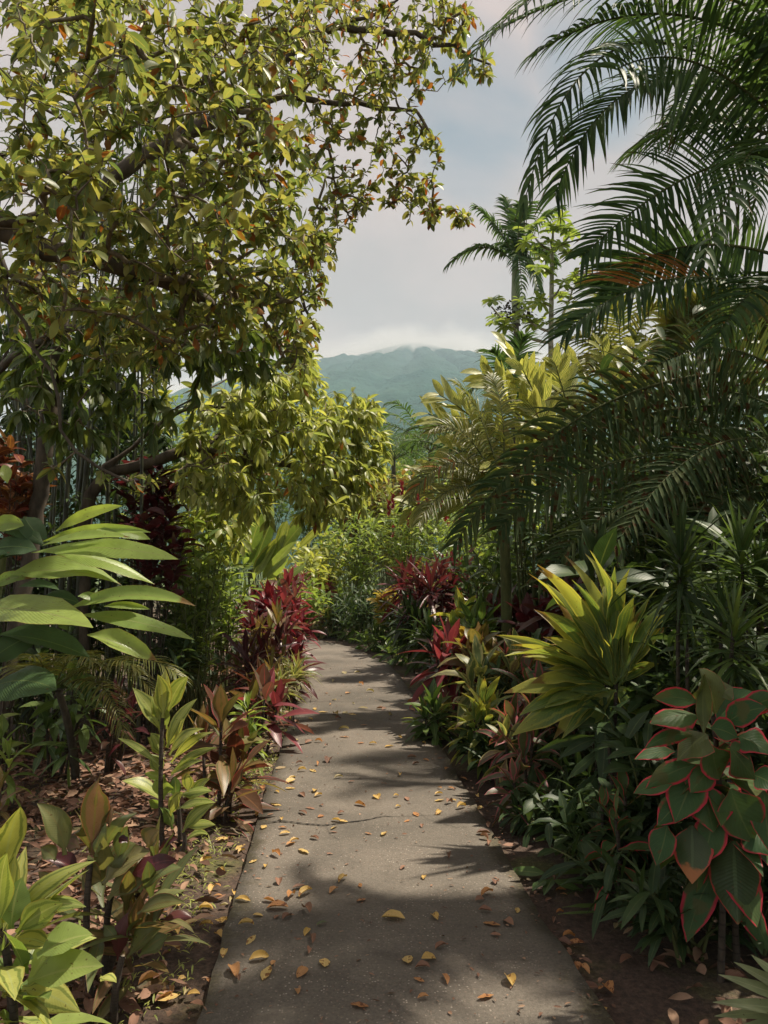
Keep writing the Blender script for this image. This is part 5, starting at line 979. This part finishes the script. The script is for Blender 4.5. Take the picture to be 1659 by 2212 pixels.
# ------------------------------------------------------------------ plants on the right of the path and round the bend
def right_plants():
    span_plant('cordyline_plant', 'dark green cordyline with broad red-edged leaves hanging in tiers, nearest on the right', 'plant', C3, 3.0,
        [(1310, 985, 1225, 755, 150, 1), (1330, 905, 1400, 850, 105, 1), (1250, 1090, 1255, 780, 75, 1), (1225, 930, 985, 905, 95), (1230, 1000, 972, 1035, 130), (1360, 1040, 1575, 955, 125), (1265, 1090, 1110, 1228, 165, 1), (1285, 1060, 1425, 1110, 110), (1200, 1100, 945, 1165, 75), (1290, 1150, 1330, 1325, 165), (1385, 1160, 1515, 1325, 150), (1430, 1100, 1600, 1200, 150),
         (1100, 1180, 893, 1220, 75), (1210, 1250, 950, 1372, 110), (1200, 1300, 1100, 1545, 185), (1250, 1340, 1300, 1595, 185), (1390, 1370, 1505, 1645, 215), (1100, 1340, 888, 1395, 85), (1190, 1560, 1190, 1860, 180, 2), (1405, 1640, 1425, 2070, 225, 2), (1560, 1380, 1590, 1700, 150), (1060, 1560, 1005, 1765, 120), (1500, 1300, 1640, 1380, 130), (1450, 1000, 1650, 900, 110), (1290, 1260, 1180, 1390, 130), (1480, 1560, 1620, 1720, 140), (1300, 1500, 1240, 1760, 150), (1150, 1420, 1010, 1560, 120)],
        [REDEDGE, leafmat('leaf_red_edged_young', [(0.09, 0.12, 0.035), (0.12, 0.14, 0.04)], rib=(0.16, 0.18, 0.07), ribw=.07, edge=(0.40, 0.10, 0.07), edgew=.06, trans=.28, veins=12, slant=1.2), REDEDGE_OR], [(1330, 2230, 1300, 1000, .1), (1420, 2230, 1420, 1400, .15)], TI, kind='broad', wide=1.1, refmix=(.35, .9, .28), wave=.05, fold=.12, dz=(-.5, .05), arch=.16, stem_r=.013)
    lb = 'dark green cordyline with broad red-edged leaves hanging in tiers, nearest on the right'
    for (x, y, n, L) in [(1540, 1650, 12, .27), (1550, 1740, 12, .29), (1545, 1560, 8, .26)]: fill(lb, P(x, y, 3.15), n, L, .13, REDEDGE, kind='broad', top=50, low=-45, droop=(.6, 1.4))
    base = (800, 830); yl = []
    for (tx, ty, w) in [(345, 262, 70), (390, 215, 75), (530, 168, 55), (662, 142, 85), (738, 240, 85), (792, 228, 60), (868, 240, 85), (640, 345, 60), (375, 448, 75), (425, 460, 80), (560, 370, 80), (500, 420, 85), (168, 580, 55), (255, 655, 60), (222, 690, 60), (360, 830, 70), (530, 920, 75), (218, 880, 70), (300, 995, 85), (262, 1100, 105), (475, 1120, 85), (645, 1055, 80), (950, 1005, 80), (1020, 728, 60), (1080, 520, 60), (1060, 400, 55), (1030, 320, 50), (690, 500, 85), (620, 600, 85), (960, 640, 55), (900, 420, 60), (470, 700, 65), (420, 590, 65)]:
        k = 0.06 + 0.10*rng.random(); bx = base[0] + (tx-base[0])*k + rng.normal(0, 12); by = base[1] + (ty-base[1])*k + 20
        yl.append((bx, by, tx, ty, w*.9, 0))
    for (x0, y0, x1, y1, w) in [(q[0], q[1], q[2], q[3], q[4]) for q in list(yl)]:
        k = rng.uniform(.62, .95); yl.append((x0+rng.normal(0, 15), y0+rng.normal(0, 15), x0+(x1-x0)*k+rng.normal(0, 45), y0+(y1-y0)*k+rng.normal(0, 45), w*.85, 0))
    for (bx, by, tx, ty, w) in [(740, 900, 720, 1385, 90), (700, 1280, 522, 1555, 90), (700, 1120, 500, 1220, 50), (720, 1180, 540, 1330, 45), (760, 1060, 580, 1060, 60), (800, 950, 1000, 900, 60), (690, 1100, 390, 1180, 45)]: yl.append((bx, by, tx, ty, w, 1))
    span_plant('cordyline_plant', 'large yellow-green striped cordyline with a sprawling fan of long wavy leaves', 'plant', C3, 4.6, yl, [YTI, DARKG], [(830, 1450, 800, 830), (790, 1450, 760, 1120, -.1)], TI, wide=1.15, refmix=(.5, .7, .45), wave=.17, arch=.19, fold=.4, dz=(-.35, .25))
    rosette_plant('cordyline_plant', 'small dark cordyline with thin red leaf edges left of the broad red-edged one', 'plant', [(1330, 1770), (1350, 1720, .2), (1300, 1740, .3, .8)], 3.6, 90, 24, 10, REDEDGE, TI, top=75, low=-35)
    for heads, D, L, W, n, mt, lab, near in [
        ([(970, 1400), (985, 1420, .1, .8), (945, 1425, 0, .8)], 7.8, 92, 17, 15, [PINKRED], 'hot pink-red cordyline with pointed leaves beside the path', False),
        ([(1030, 1395), (1050, 1410, .2, .9)], 7.4, 74, 25, 12, [BRONZE], 'olive bronze broad-leaved cordyline right of the hot pink one', False),
        ([(1035, 1455), (1050, 1460, .2, .9)], 6.9, 92, 24, 11, [PALEVAR], 'cream streaked cordyline with drooping blades below the olive bronze one', False),
        ([(935, 1520), (945, 1550, -.1, .9), (920, 1545, .1, .8)], 7.2, 62, 16, 18, [GREEN, PALEVAR], 'green cordyline tuft nearest the path on the right', False),
        ([(1042, 1525), (1050, 1560, -.1, .9)], 6.2, 80, 15, 26, [YTI], 'small yellow striped cordyline with a fountain of narrow leaves', False),
        ([(1130, 1640), (1150, 1600, .1, .85), (1110, 1690, -.1, .8)], 5.0, 84, 21, 13, [PINKEDGE], 'pink-edged cordyline low under the yellow striped one', True),
        ([(1110, 1560), (1090, 1590, .1, .9)], 5.5, 78, 19, 14, [PINKEDGE, PALEVAR], 'pink and green cordyline behind the low pink-edged one', False),
        ([(1165, 1500), (1140, 1470, .3)], 5.9, 84, 20, 14, [PINKEDGE], 'pink-edged cordyline tucked left of the big yellow striped leaves', False),
        ([(1120, 1420), (1150, 1440, .2), (1095, 1430, .3)], 7.0, 80, 21, 13, [PALEVAR, PINKEDGE], 'cream and pink cordyline above the narrow yellow striped one', False),
        ([(1180, 1330), (1140, 1345, .3), (1210, 1360, .2)], 7.6, 72, 24, 15, [MAROON], 'wine red broad-leaved cordyline behind the yellow striped leaves', False),
        ([(1090, 1310), (1060, 1330, .3)], 9.0, 62, 20, 15, [MAROON], 'dark wine cordyline in the shaded bed', False),
        ([(1240, 1280), (1210, 1300, .3)], 7.0, 90, 22, 13, [MAROON], 'purple-black cordyline under the drooping fronds', False),
        ([(1000, 1330), (1010, 1350, 0, .8)], 9.0, 70, 20, 14, [YTI], 'green and yellow cordyline with an upright bud above the hot pink one', False),
        ([(1040, 1345), (1025, 1360, .1)], 8.4, 74, 18, 14, [GREEN], 'plain green cordyline between the hot pink one and the wine red ones', False),
        ([(930, 1270), (955, 1255, .3), (905, 1290, .2), (975, 1285, .4)], 12.0, 85, 9, 30, [MAROON], 'spiky burgundy dracaena rising above the hedge right of the bend', False),
        ([(985, 1240), (1000, 1260, .2)], 12.6, 80, 10, 26, [MAROON], 'darker spiky dracaena behind the burgundy one', False),
        ([(880, 1330), (900, 1350, -.2)], 12.0, 70, 9, 30, [DARKG], 'dark green arching dracaena in the hedge', False),
        ([(930, 1370), (950, 1400, -.2)], 10.2, 72, 9, 30, [DARKG], 'drooping dark grassy dracaena hanging towards the path', False),
        ([(870, 1265), (885, 1250, .3)], 14.0, 62, 9, 24, [MAROON], 'thin red dracaena at the top of the hedge', False),
        ([(1290, 1230), (1275, 1250, .1, .8)], 5.4, 135, 45, 9, [DARKG], 'upright dark green broad-leaved plant behind the yellow striped cordyline', True)]:
        rosette_plant('cordyline_plant' if 'dracaena' not in lab else 'dracaena_plant', lab, 'plant', heads + [(heads[0][0]+22, heads[0][1]+16, .25, .9), (heads[0][0]-16, heads[0][1]+30, -.1, .8)] if D < 9.5 and not near else heads, D, L*1.18, W*1.15, n, mt, TI if 'dracaena' not in lab else 'dracaenas in the hedge', near=near, kind='lance' if W < 12 else 'ti', top=82, low=-35 if W < 22 else -20, span=.18, droop=(.25, 1.2))
    for heads, D, lab in [([(1470, 1190), (1480, 1230, .1, .9)], 4.0, 'grassy dracaena with a spray of narrow arching leaves, upper of the two on the right'), ([(1585, 1350), (1560, 1330, .2, .9)], 3.6, 'grassy dracaena with long narrow leaves above the red-edged cordyline'), ([(1600, 1190), (1640, 1240, .1)], 4.6, 'grassy dracaena half lost in the shade at the right edge')]:
        rosette_plant('dracaena_plant', lab, 'plant', heads, D, 165, 13, 44, [GREEN, DARKG], 'grassy dracaenas on the right', kind='grass', top=82, low=-35, span=.22, droop=(.3, 1.5), S=8, fold=.4)
    # variegated shell ginger
    cane_plant('shell_ginger', 'tall variegated ginger with yellow striped leaves, its canes leaning towards the path', 'plant',
        [(1150, 1050, 948, 852, 0, -.3, 45), (1130, 1060, 925, 893, .2, -.2, 40), (1200, 980, 1042, 806, .3, 0, 30), (1220, 960, 1090, 742, .5, .2, 10), (1120, 1100, 905, 1030, -.2, -.4, 40), (1110, 1110, 890, 1095, -.3, -.5, 50), (1150, 1060, 970, 970, .1, -.2, 40), (1200, 1000, 1080, 860, 0, -.2, 20), (1210, 980, 1130, 800, .2, 0, 15), (1150, 1090, 1000, 1040, -.3, -.5, 30), (1180, 1040, 1030, 930, -.2, -.4, 30), (1240, 930, 1200, 790, .4, .2, 10), (1190, 1080, 1060, 1010, -.4, -.6, 25), (1210, 1000, 1150, 880, -.2, -.3, 15)],
        9.0, 78, 20, VARIEG, nl=20)
    cane_plant('shell_ginger', 'yellow variegated ginger clump behind the palms at right, golden in the sun', 'plant',
        [(1300, 900, 1230, 760, 0, 0, 10), (1330, 900, 1300, 745, .2, 0, 10), (1360, 900, 1370, 750, 0, 0, 10), (1280, 930, 1180, 830, 0, -.2, 20), (1340, 900, 1420, 780, .2, 0, 15)], 10.2, 62, 18, VARIEG, nl=16)
    # hedge and shrubs, from the bend outwards
    for (px, py, D, rx, ry, ns, nl, L, W, mt, kd, lab, fl) in [
        (770, 1150, 20, 1.2, .8, 34, 14, .36, .075, MIDG, 'lance', 'tall green ginger-like shrub with red flower spikes behind the bend', (.12, .35)), (890, 1140, 19, 1.3, .9, 36, 14, .36, .075, MIDG, 'lance', 'leafy green shrub with red flower spikes right of the bend', (.14, .38)), (980, 1160, 17, 1.1, .9, 36, 14, .34, .07, MIDG, 'lance', 'green lance-leaved shrub with a red spike under the variegated ginger', (.1, .34)),
        (700, 1200, 21, 1.0, .7, 30, 14, .36, .10, LIME, 'lance', 'bright yellow-green shrub in the sun beyond the banana-like leaves', None), (650, 1235, 19, .9, .6, 26, 14, .34, .10, LIME, 'lance', 'yellow-green shrub straight beyond the vanishing path', None), (840, 1090, 25, 1.6, .7, 34, 14, .4, .10, LIME, 'lance', 'yellow-green shrub in the sunny clearing', None),
        (720, 1330, 18, .9, .5, 26, 14, .28, .055, DARKG, 'lance', 'dark green hedge shrub facing the vanishing path', None), (790, 1320, 16.5, .9, .6, 28, 14, .28, .055, DARKG, 'lance', 'dark green hedge shrub, second along the bend', None), (850, 1350, 14.5, .7, .55, 26, 14, .26, .055, DARKG, 'lance', 'dark green hedge shrub below the yellow croton', None), (905, 1380, 12.4, .6, .5, 24, 14, .24, .05, DARKG, 'lance', 'dark hedge shrub where the path narrows', None), (960, 1400, 10.8, .6, .5, 22, 14, .22, .05, DARKG, 'lance', 'dark shrub behind the hot pink cordyline', None),
        (1060, 1240, 11, .8, .6, 26, 14, .3, .07, GREEN, 'lance', 'green shrub in the shade below the variegated ginger', None), (1150, 1180, 9.6, .9, .7, 28, 14, .34, .06, GREEN, 'lance', 'narrow-leaved shrub under the tip of the worn frond', None), (1250, 1130, 8.4, .9, .7, 26, 14, .36, .06, DARKG, 'lance', 'dark shrub under the worn fronds', None), (1400, 1080, 7.4, .9, .8, 28, 14, .36, .07, DARKG, 'lance', 'dark shrub behind the upper grassy dracaena', None), (1560, 1050, 6.8, .9, .9, 28, 14, .34, .08, DARKG, 'oval', 'deep shaded shrub at the right edge below the worn palm', None),
        (1180, 1110, 13, 1.3, 1.0, 34, 14, .32, .085, GREEN, 'lance', 'green shrub far behind the tip of the worn frond', None), (1080, 1110, 15, 1.3, 1.0, 32, 14, .34, .085, MIDG, 'lance', 'sunny green shrub behind the variegated ginger canes', None), (1290, 1060, 12, 1.2, 1.0, 32, 14, .32, .09, GREEN, 'oval', 'green shrub seen between the worn fronds', None), (1000, 1100, 22, 1.6, 1.0, 34, 14, .4, .11, MIDG, 'lance', 'bright shrub beyond the ginger at the far side of the bend', None),
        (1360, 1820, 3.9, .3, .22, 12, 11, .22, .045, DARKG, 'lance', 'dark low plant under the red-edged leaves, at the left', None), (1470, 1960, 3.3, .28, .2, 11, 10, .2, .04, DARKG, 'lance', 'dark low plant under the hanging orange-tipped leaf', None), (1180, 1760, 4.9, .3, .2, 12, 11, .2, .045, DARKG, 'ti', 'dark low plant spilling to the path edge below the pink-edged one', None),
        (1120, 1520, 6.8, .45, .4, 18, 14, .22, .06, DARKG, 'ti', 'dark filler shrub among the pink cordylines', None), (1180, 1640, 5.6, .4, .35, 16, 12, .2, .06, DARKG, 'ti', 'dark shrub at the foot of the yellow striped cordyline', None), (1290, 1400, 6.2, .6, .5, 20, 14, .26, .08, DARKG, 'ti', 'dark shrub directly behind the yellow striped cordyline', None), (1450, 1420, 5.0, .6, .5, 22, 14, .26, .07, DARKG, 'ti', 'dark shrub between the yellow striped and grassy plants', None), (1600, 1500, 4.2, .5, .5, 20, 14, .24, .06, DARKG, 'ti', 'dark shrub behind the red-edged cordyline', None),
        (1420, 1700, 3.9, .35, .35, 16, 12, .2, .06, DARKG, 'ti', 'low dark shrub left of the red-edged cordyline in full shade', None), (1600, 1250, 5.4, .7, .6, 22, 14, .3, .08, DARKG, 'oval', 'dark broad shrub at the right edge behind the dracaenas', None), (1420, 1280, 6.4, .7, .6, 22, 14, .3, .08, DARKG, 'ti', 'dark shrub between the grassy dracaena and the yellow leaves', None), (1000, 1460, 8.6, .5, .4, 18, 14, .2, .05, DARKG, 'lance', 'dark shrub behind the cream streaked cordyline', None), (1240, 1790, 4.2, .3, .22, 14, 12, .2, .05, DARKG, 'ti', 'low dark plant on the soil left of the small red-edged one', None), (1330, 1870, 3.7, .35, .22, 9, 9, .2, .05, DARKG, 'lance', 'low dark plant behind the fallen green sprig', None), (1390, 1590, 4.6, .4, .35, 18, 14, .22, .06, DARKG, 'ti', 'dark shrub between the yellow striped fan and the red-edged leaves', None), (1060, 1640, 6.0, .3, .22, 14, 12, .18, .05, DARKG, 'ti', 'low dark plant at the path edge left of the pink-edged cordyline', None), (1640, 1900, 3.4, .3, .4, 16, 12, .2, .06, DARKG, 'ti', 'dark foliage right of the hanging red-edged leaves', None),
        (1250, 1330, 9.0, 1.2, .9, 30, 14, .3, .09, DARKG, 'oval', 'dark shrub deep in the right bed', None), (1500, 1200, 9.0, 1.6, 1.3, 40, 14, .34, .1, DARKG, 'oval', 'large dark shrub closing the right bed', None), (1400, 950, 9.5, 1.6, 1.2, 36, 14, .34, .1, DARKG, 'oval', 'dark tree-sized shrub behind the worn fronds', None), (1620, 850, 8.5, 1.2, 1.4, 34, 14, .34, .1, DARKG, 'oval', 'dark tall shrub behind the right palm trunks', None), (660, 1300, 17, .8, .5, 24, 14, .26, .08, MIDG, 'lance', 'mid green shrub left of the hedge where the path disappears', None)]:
        c = P(px, py, D); bush('shrub', lab, 'shrub', c, rx, rx, ry, ns, nl, L, W, mt, kind=kd, stem_r=.008, S=5, flower=fl)
    for (px, py, D, mt, lab) in [(842, 1295, 14.8, CROTON_Y, 'golden yellow croton tuft on the hedge'), (1005, 1385, 7.9, CROTON_Y, 'yellow-veined croton peeping out behind the hot pink cordyline'), (920, 1240, 14, ORANGEY, 'orange croton near the top of the hedge')]:
        c = P(px, py, D); bush('croton_shrub', lab, 'shrub', c, M(28, D), M(28, D), M(20, D), 10, 12, M(32, D), M(12, D), mt, 'yellow crotons on the right', kind='oval', droop=.5, S=5)
    for (px, py, D, L, W, n, mt, lab) in [(700, 1330, 18, 55, 12, 20, [PALEVAR, CRIMSON], 'cream and red cordyline facing the vanishing path'), (665, 1290, 19, 48, 12, 18, [PINKRED], 'red cordyline at the far side of the bend'), (735, 1290, 18.6, 46, 12, 18, [PINKRED, GREEN], 'red-flushed cordyline right of the cream and red one'), (690, 1260, 20, 50, 12, 18, [CRIMSON], 'small crimson cordyline in front of the sunny shrubs'), (770, 1340, 17, 50, 11, 20, [GREEN], 'green cordyline at the foot of the hedge'), (810, 1370, 15, 52, 12, 20, [GREEN], 'green cordyline hanging over the outer edge of the bend'), (860, 1390, 13, 56, 12, 20, [GREEN], 'green cordyline overhanging the path right of the bend'), (650, 1330, 18, 46, 10, 18, [PALEVAR], 'cream streaked cordyline at the end of the visible path'), (640, 1255, 18, 50, 12, 16, [PINKRED], 'rose red cordyline beyond the crimson drift')]:
        rosette_plant('cordyline_plant', lab, 'plant', [(px, py), (px-18, py+14, .2, .9), (px+16, py+12, -.2, .9)], D, L, W, n, mt, 'cordylines round the bend', top=82, low=-35, span=.2, droop=(.3, 1.1), S=6)
right_plants()

def corner_palm():
    span_plant('fan_palm', 'small fan palm in the bottom right corner with pale stiff leaf blades', 'palm', (1, 0, 0), 2.3,
        [(1760, 2190, 1540, 2165, 30), (1760, 2185, 1543, 2195, 26), (1760, 2180, 1552, 2105, 30), (1755, 2175, 1585, 2078, 26), (1750, 2165, 1622, 2062, 26), (1760, 2200, 1560, 2235, 28), (1750, 2160, 1665, 2040, 26), (1755, 2150, 1720, 2030, 26)],
        [leafmat('leaf_fan_pale', [(0.18, 0.22, 0.09), (0.24, 0.27, 0.13)], rib=(.3, .33, .18), trans=.3, veins=2)], [(1765, 2420, 1762, 2185)], kind='strap', refmix=(.5, .8, .15), arch=.03, wave=.02, dz=(-.1, .1))
corner_palm()

# ------------------------------------------------------------------ fallen leaves and ground litter
def litter():
    def leaf_mesh(name, L, W, curl, fold, bend, mat, kind='oval'):
        V, F, A = blades(np.array([[0, -L/2, 0.0]]), np.array([[0, 1.0, bend*.5]]), L, W, kind, bend*1.4, up=np.array([[0, 0, 1.0]]), S=9, nc=4, fold=fold, curl=curl, wave=.12, twist=rng.normal(0, .5))
        V[:, 2] -= V[:, 2].min()
        q = MB(); q.add(V, F, A); return q.build(name, mat)
    kinds = {}
    words = {'y': ('yellow', FALL_Y), 'o': ('amber', FALL_O), 'b': ('brown', FALL_B), 'p': ('pale tan', FALL_P), 'g': ('grey-green', FALL_G)}
    shapes = [('flat', -.1, .05, .1), ('cupped', -.7, .15, .5), ('folded', -.1, .9, .3), ('curled', -1.1, .2, 1.0)]
    for k, (w, m) in words.items():
        for s in shapes:
            for v in range(2):
                o = leaf_mesh('fallen_leaf', .105*rng.uniform(.85, 1.1), .05*rng.uniform(.8, 1.15)*(0.75 if s[0] == 'curled' else 1), s[1], s[2], s[3], m)
                kinds.setdefault((k, s[0]), []).append(o.data); bpy.data.objects.remove(o)
    pts = '''412,700,b 695,603,p 510,630,y 605,655,y 655,650,p 690,657,y 745,625,p 580,607,o 560,550,o 668,550,o 735,508,o 780,545,p 595,490,p 650,448,p 715,445,p 600,585,p 480,680,y 420,697,b 462,720,o 400,732,g 650,733,p 545,645,y 615,678,b 700,688,b 748,710,o 785,685,b 830,628,b 850,630,b 880,662,p 985,597,o 990,635,o 650,770,o 413,788,p 470,797,b 522,795,o 560,817,b 733,800,o 795,805,y 875,818,y 930,770,y 1050,803,y 385,811,b 520,910,o 435,940,y 492,940,y 425,905,b 570,890,b 330,925,p 990,875,b 1010,905,b 1060,887,o 1130,880,b 1165,930,o 388,975,y 380,995,y 312,1046,y 380,1028,y 438,1062,b 505,1040,y 520,1065,y 622,975,p 685,995,b 930,962,y 815,1072,y 910,1068,y 965,1080,b 1130,1026,o 1185,1028,o 1125,1058,y 1180,1103,b 1130,1088,y 1200,1088,y 1240,1125,y 920,1122,y 1120,1152,y 1010,1158,o 730,1113,o 535,1113,b 478,1128,b 305,1110,y 278,1158,b 332,1183,y 440,1152,b 532,1168,o 632,1155,b 645,1193,y 610,1192,y 600,1225,y 595,1247,b 770,1255,o 850,1255,y 965,1192,o 1040,1217,b 245,1222,y 340,1225,o 352,1255,y 500,1280,b 380,1308,o 400,1295,y 445,1345,y 305,1363,o 192,1395,y 258,1420,y 945,1427,b 1170,1372,b 1050,1475,y 640,1490,y 730,1515,o 597,1543,o 735,1590,o 425,1525,b 320,1500,b 385,1570,o 450,1560,y 272,1595,o 315,1630,o 310,1675,b 360,1678,b 215,1667,y 140,1590,y 460,1643,b 160,1717,y 895,1680,y 1105,1676,y 535,1712,g 460,1750,y 485,1785,b 480,1848,b 180,1790,y 45,1862,y 222,1883,y 290,1905,o 258,1957,y 115,1985,b 95,1952,o 435,1955,o 550,1905,y 412,2050,o 968,1890,y 1075,1885,y 1045,1930,b 1025,1990,o 1157,1988,o 1135,1825,b 1045,2080,o 725,2118,o 1360,2075,o 1480,1995,y 1410,1765,b 1390,1710,o 1475,1705,b 1358,1645,b 1330,1590,b 1370,1560,o 1410,1500,b 1350,1255,b 1355,1280,b 1375,1305,b 1380,1215,b 1320,1067,y 1330,1125,y 1520,1642,y'''
    allp = []
    for p in pts.split():
        x, y, k = p.split(','); allp.append((464.5+float(x)*.4298, 1260.8+float(y)*.4298, k, 1))
    # leaves lying off the path on both verges
    for _ in range(62):
        y = rng.uniform(1500, 2190); xl = np.interp(y, [1454, 1519, 1656, 1777, 2060, 2212], [661, 640, 593, 555, 473, 430]); allp.append((xl-abs(rng.normal(8, 60))*(y-1300)/600, y, 'yyyoobp'[rng.integers(7)], 0))
    for _ in range(34):
        y = rng.uniform(1560, 2190); xr = np.interp(y, [1530, 1674, 1871, 2060, 2212], [905, 989, 1109, 1225, 1317]); allp.append((xr+abs(rng.normal(10, 40)), y, 'ybboo'[rng.integers(5)], 2))
    for x, y, k in [(480, 1812, 'y'), (100, 1740, 'y'), (200, 1685, 'y'), (250, 1760, 'o'), (380, 2010, 'y'), (395, 1990, 'b'), (330, 1700, 'o'), (1330, 2000, 'p'), (1345, 1975, 'b'), (1210, 2105, 'b'), (370, 2140, 'o'), (365, 2155, 'y'), (160, 1950, 'o')]: allp.append((x, y, k, 0 if x < 700 else 2))
    names = {}
    for (px, py, k, side) in allp:
        z = .036 if side == 1 else .006
        g = G(px, py, z); D = g[1]
        sh = shapes[rng.choice(4, p=[.3, .3, .18, .22] if k != 'b' else [.1, .3, .25, .35])][0]
        ms = kinds[(k, sh)]; o = bpy.data.objects.new('fallen_leaf', ms[rng.integers(2)]); COL.objects.link(o)
        o.location = tuple(g); s = rng.uniform(.42, 1.02)*(1.0 if D < 6 else 1.15)*(1 if side == 1 else .85); o.scale = (s*rng.uniform(.85, 1.15), s, s*rng.uniform(.35, 1.05)); o.rotation_euler = (rng.normal(0, .08), rng.normal(0, .1), rng.uniform(0, 6.28))
        wd = words[k][0]
        if side == 0: zone = 'on the soil left of the path'
        elif side == 2: zone = 'on the dark soil right of the path'
        else:
            far = 'towards the bend' if py < 1560 else 'among the palm shadows' if py < 1640 else 'in the sunlit patch' if py < 1740 else 'around the crack' if py < 1840 else 'in the shade nearer than the crack' if py < 2010 else 'on the nearest path'
            lx = (px - np.interp(py, [1454, 1656, 2060, 2212], [661, 593, 473, 430]))/max(1, np.interp(py, [1476, 1674, 2060, 2212], [877, 989, 1225, 1317])-np.interp(py, [1454, 1656, 2060, 2212], [661, 593, 473, 430]))
            zone = far + (' near its left edge' if lx < .33 else ' near its middle' if lx < .66 else ' near its right edge')
        tag(o, f'{sh} {wd} fallen leaf {zone}', 'leaf', 'fallen leaves on the concrete path' if side == 1 else 'fallen leaves on the verges')
    # brown leaf litter, moss and seedlings: too many to count
    q = MB(); n = 17000
    x = np.where(rng.random(n) < .75, rng.uniform(-3.4, -.6, n), rng.uniform(.5, 3.4, n)); y = 2.2+11.5*rng.random(n)**1.35; xl = np.interp(y, [2.8, 4.9, 7, 11.6, 14], [-.69, -.82, -.87, -1.17, -1.5]); xr = np.interp(y, [2.8, 4.9, 7, 11.6, 14], [.84, .68, .66, .34, .1])
    keep = ((x < xl-.08) | (x > xr+.08)) & ((x < xl-.35) | (x > xr+.3) | (rng.random(n) < .25)); x, y = x[keep], y[keep]; n = len(x)
    az = rng.uniform(0, 6.28, n); d = np.stack([np.cos(az), np.sin(az), rng.normal(.12, .2, n)], 1)
    q.add(*blades(np.stack([x, y, np.full(n, .012)+rng.random(n)*.02], 1), d, rng.uniform(.05, .13, n), rng.uniform(.018, .045, n), 'oval', rng.uniform(0, .8, n), S=5, nc=2, fold=.4, roll=rng.normal(0, .5, n), twist=rng.normal(0, .8, n)))
    n = 900; y = 2.7+rng.random(n)**1.4*11; e = rng.random(n)**2.2*np.where(rng.random(n) < .5, 1, -1)
    xl = np.interp(y, [2.8, 4.9, 7, 11.6, 14], [-.69, -.82, -.87, -1.17, -1.5]); xr = np.interp(y, [2.8, 4.9, 7, 11.6, 14], [.84, .68, .66, .34, .1])
    f = np.where(e > 0, 1-e, -e); x = xl+(xr-xl)*f; az = rng.uniform(0, 6.28, n); d = np.stack([np.cos(az), np.sin(az), rng.normal(.05, .1, n)], 1)
    q.add(*blades(np.stack([x, y, np.full(n, .036)], 1), d, rng.uniform(.008, .035, n), rng.uniform(.003, .014, n), 'oval', rng.uniform(0, .5, n), S=4, nc=2, fold=.4, roll=rng.normal(0, .4, n)))
    tag(q.build('leaf_litter', DRYL), kind='stuff')
    q = MB(); n = 5200
    cx = rng.normal(0, 1, n); cl = rng.integers(0, 46, n); ccx = rng.uniform(-2.6, -.95, 46); ccy = rng.uniform(2.8, 11, 46); near_edge = rng.random(46) < .5
    xe = np.interp(ccy, [2.8, 4.9, 7, 11.6], [-.69, -.82, -.87, -1.17]); ccx = np.where(near_edge, xe-rng.uniform(.06, .3, 46), ccx)
    x = ccx[cl]+rng.normal(0, .12, n); y = ccy[cl]+rng.normal(0, .22, n); ok = x < np.interp(y, [2.8, 4.9, 7, 11.6], [-.69, -.82, -.87, -1.17])-.03; x, y = x[ok], y[ok]; n = len(x)
    az = rng.uniform(0, 6.28, n); d = np.stack([np.cos(az)*.8, np.sin(az)*.8, rng.uniform(.3, 1, n)], 1)
    q.add(*blades(np.stack([x, y, np.zeros(n)], 1), d, rng.uniform(.02, .06, n), rng.uniform(.003, .012, n), 'lance', rng.uniform(.3, 1.2, n), S=4))
    tag(q.build('ground_cover', LIME), kind='stuff')
    # fallen sprig of green leaves and dry twigs on the right verge
    b = G(1200, 1900); r = thing('fallen_sprig', 'fallen sprig of limp green leaves lying on the dark soil right of the path', 'sprig', b)
    for (x0, y0, x1, y1, w) in [(1190, 1890, 1095, 1880, 20), (1180, 1900, 1150, 1925, 24), (1195, 1895, 1175, 1935, 22), (1200, 1890, 1300, 1885, 14), (1200, 1900, 1310, 1915, 10), (1190, 1900, 1260, 1925, 16), (1215, 1960, 1310, 1955, 8), (1205, 1975, 1305, 1970, 8)]:
        a, e = G(x0, y0, .04), G(x1, y1, .015)
        for g in spans([(a, e, M(w, 4))], (.9, .3, .15), arch=.06, kind='ti'): l = MB(); l.add(*g); l.build('leaf', GREEN, r, loc=b)
    for (pl, lab) in [([(655, 1497), (680, 1492), (684, 1505), (672, 1515)], 'curved reddish twig lying on the path before the bend'), ([(500, 1790), (530, 1808), (548, 1822)], 'straight twig on the soil pointing at the path edge'), ([(1165, 1590), (1230, 1592), (1300, 1588)], 'thin twig on the soil at the right edge of the path')]:
        c = np.array([G(x, y, .045) for x, y in pl]); q = MB(); c = np.concatenate([c[:1], c]); q.add(*tube(bez(c[0], c[len(c)//2], c[-1], 10)+rng.normal(0, .006, (10, 3)), np.linspace(.006, .003, 10), 5)); o = q.build('twig', TWIG, None, loc=c[0]); tag(o, lab, 'twig')
DRYL = leafmat('litter_brown', [(0.08, 0.04, 0.025), (0.17, 0.08, 0.05), (0.26, 0.135, 0.085), (0.34, 0.21, 0.125)], trans=.05, rough=.75, spec=.2)
litter()
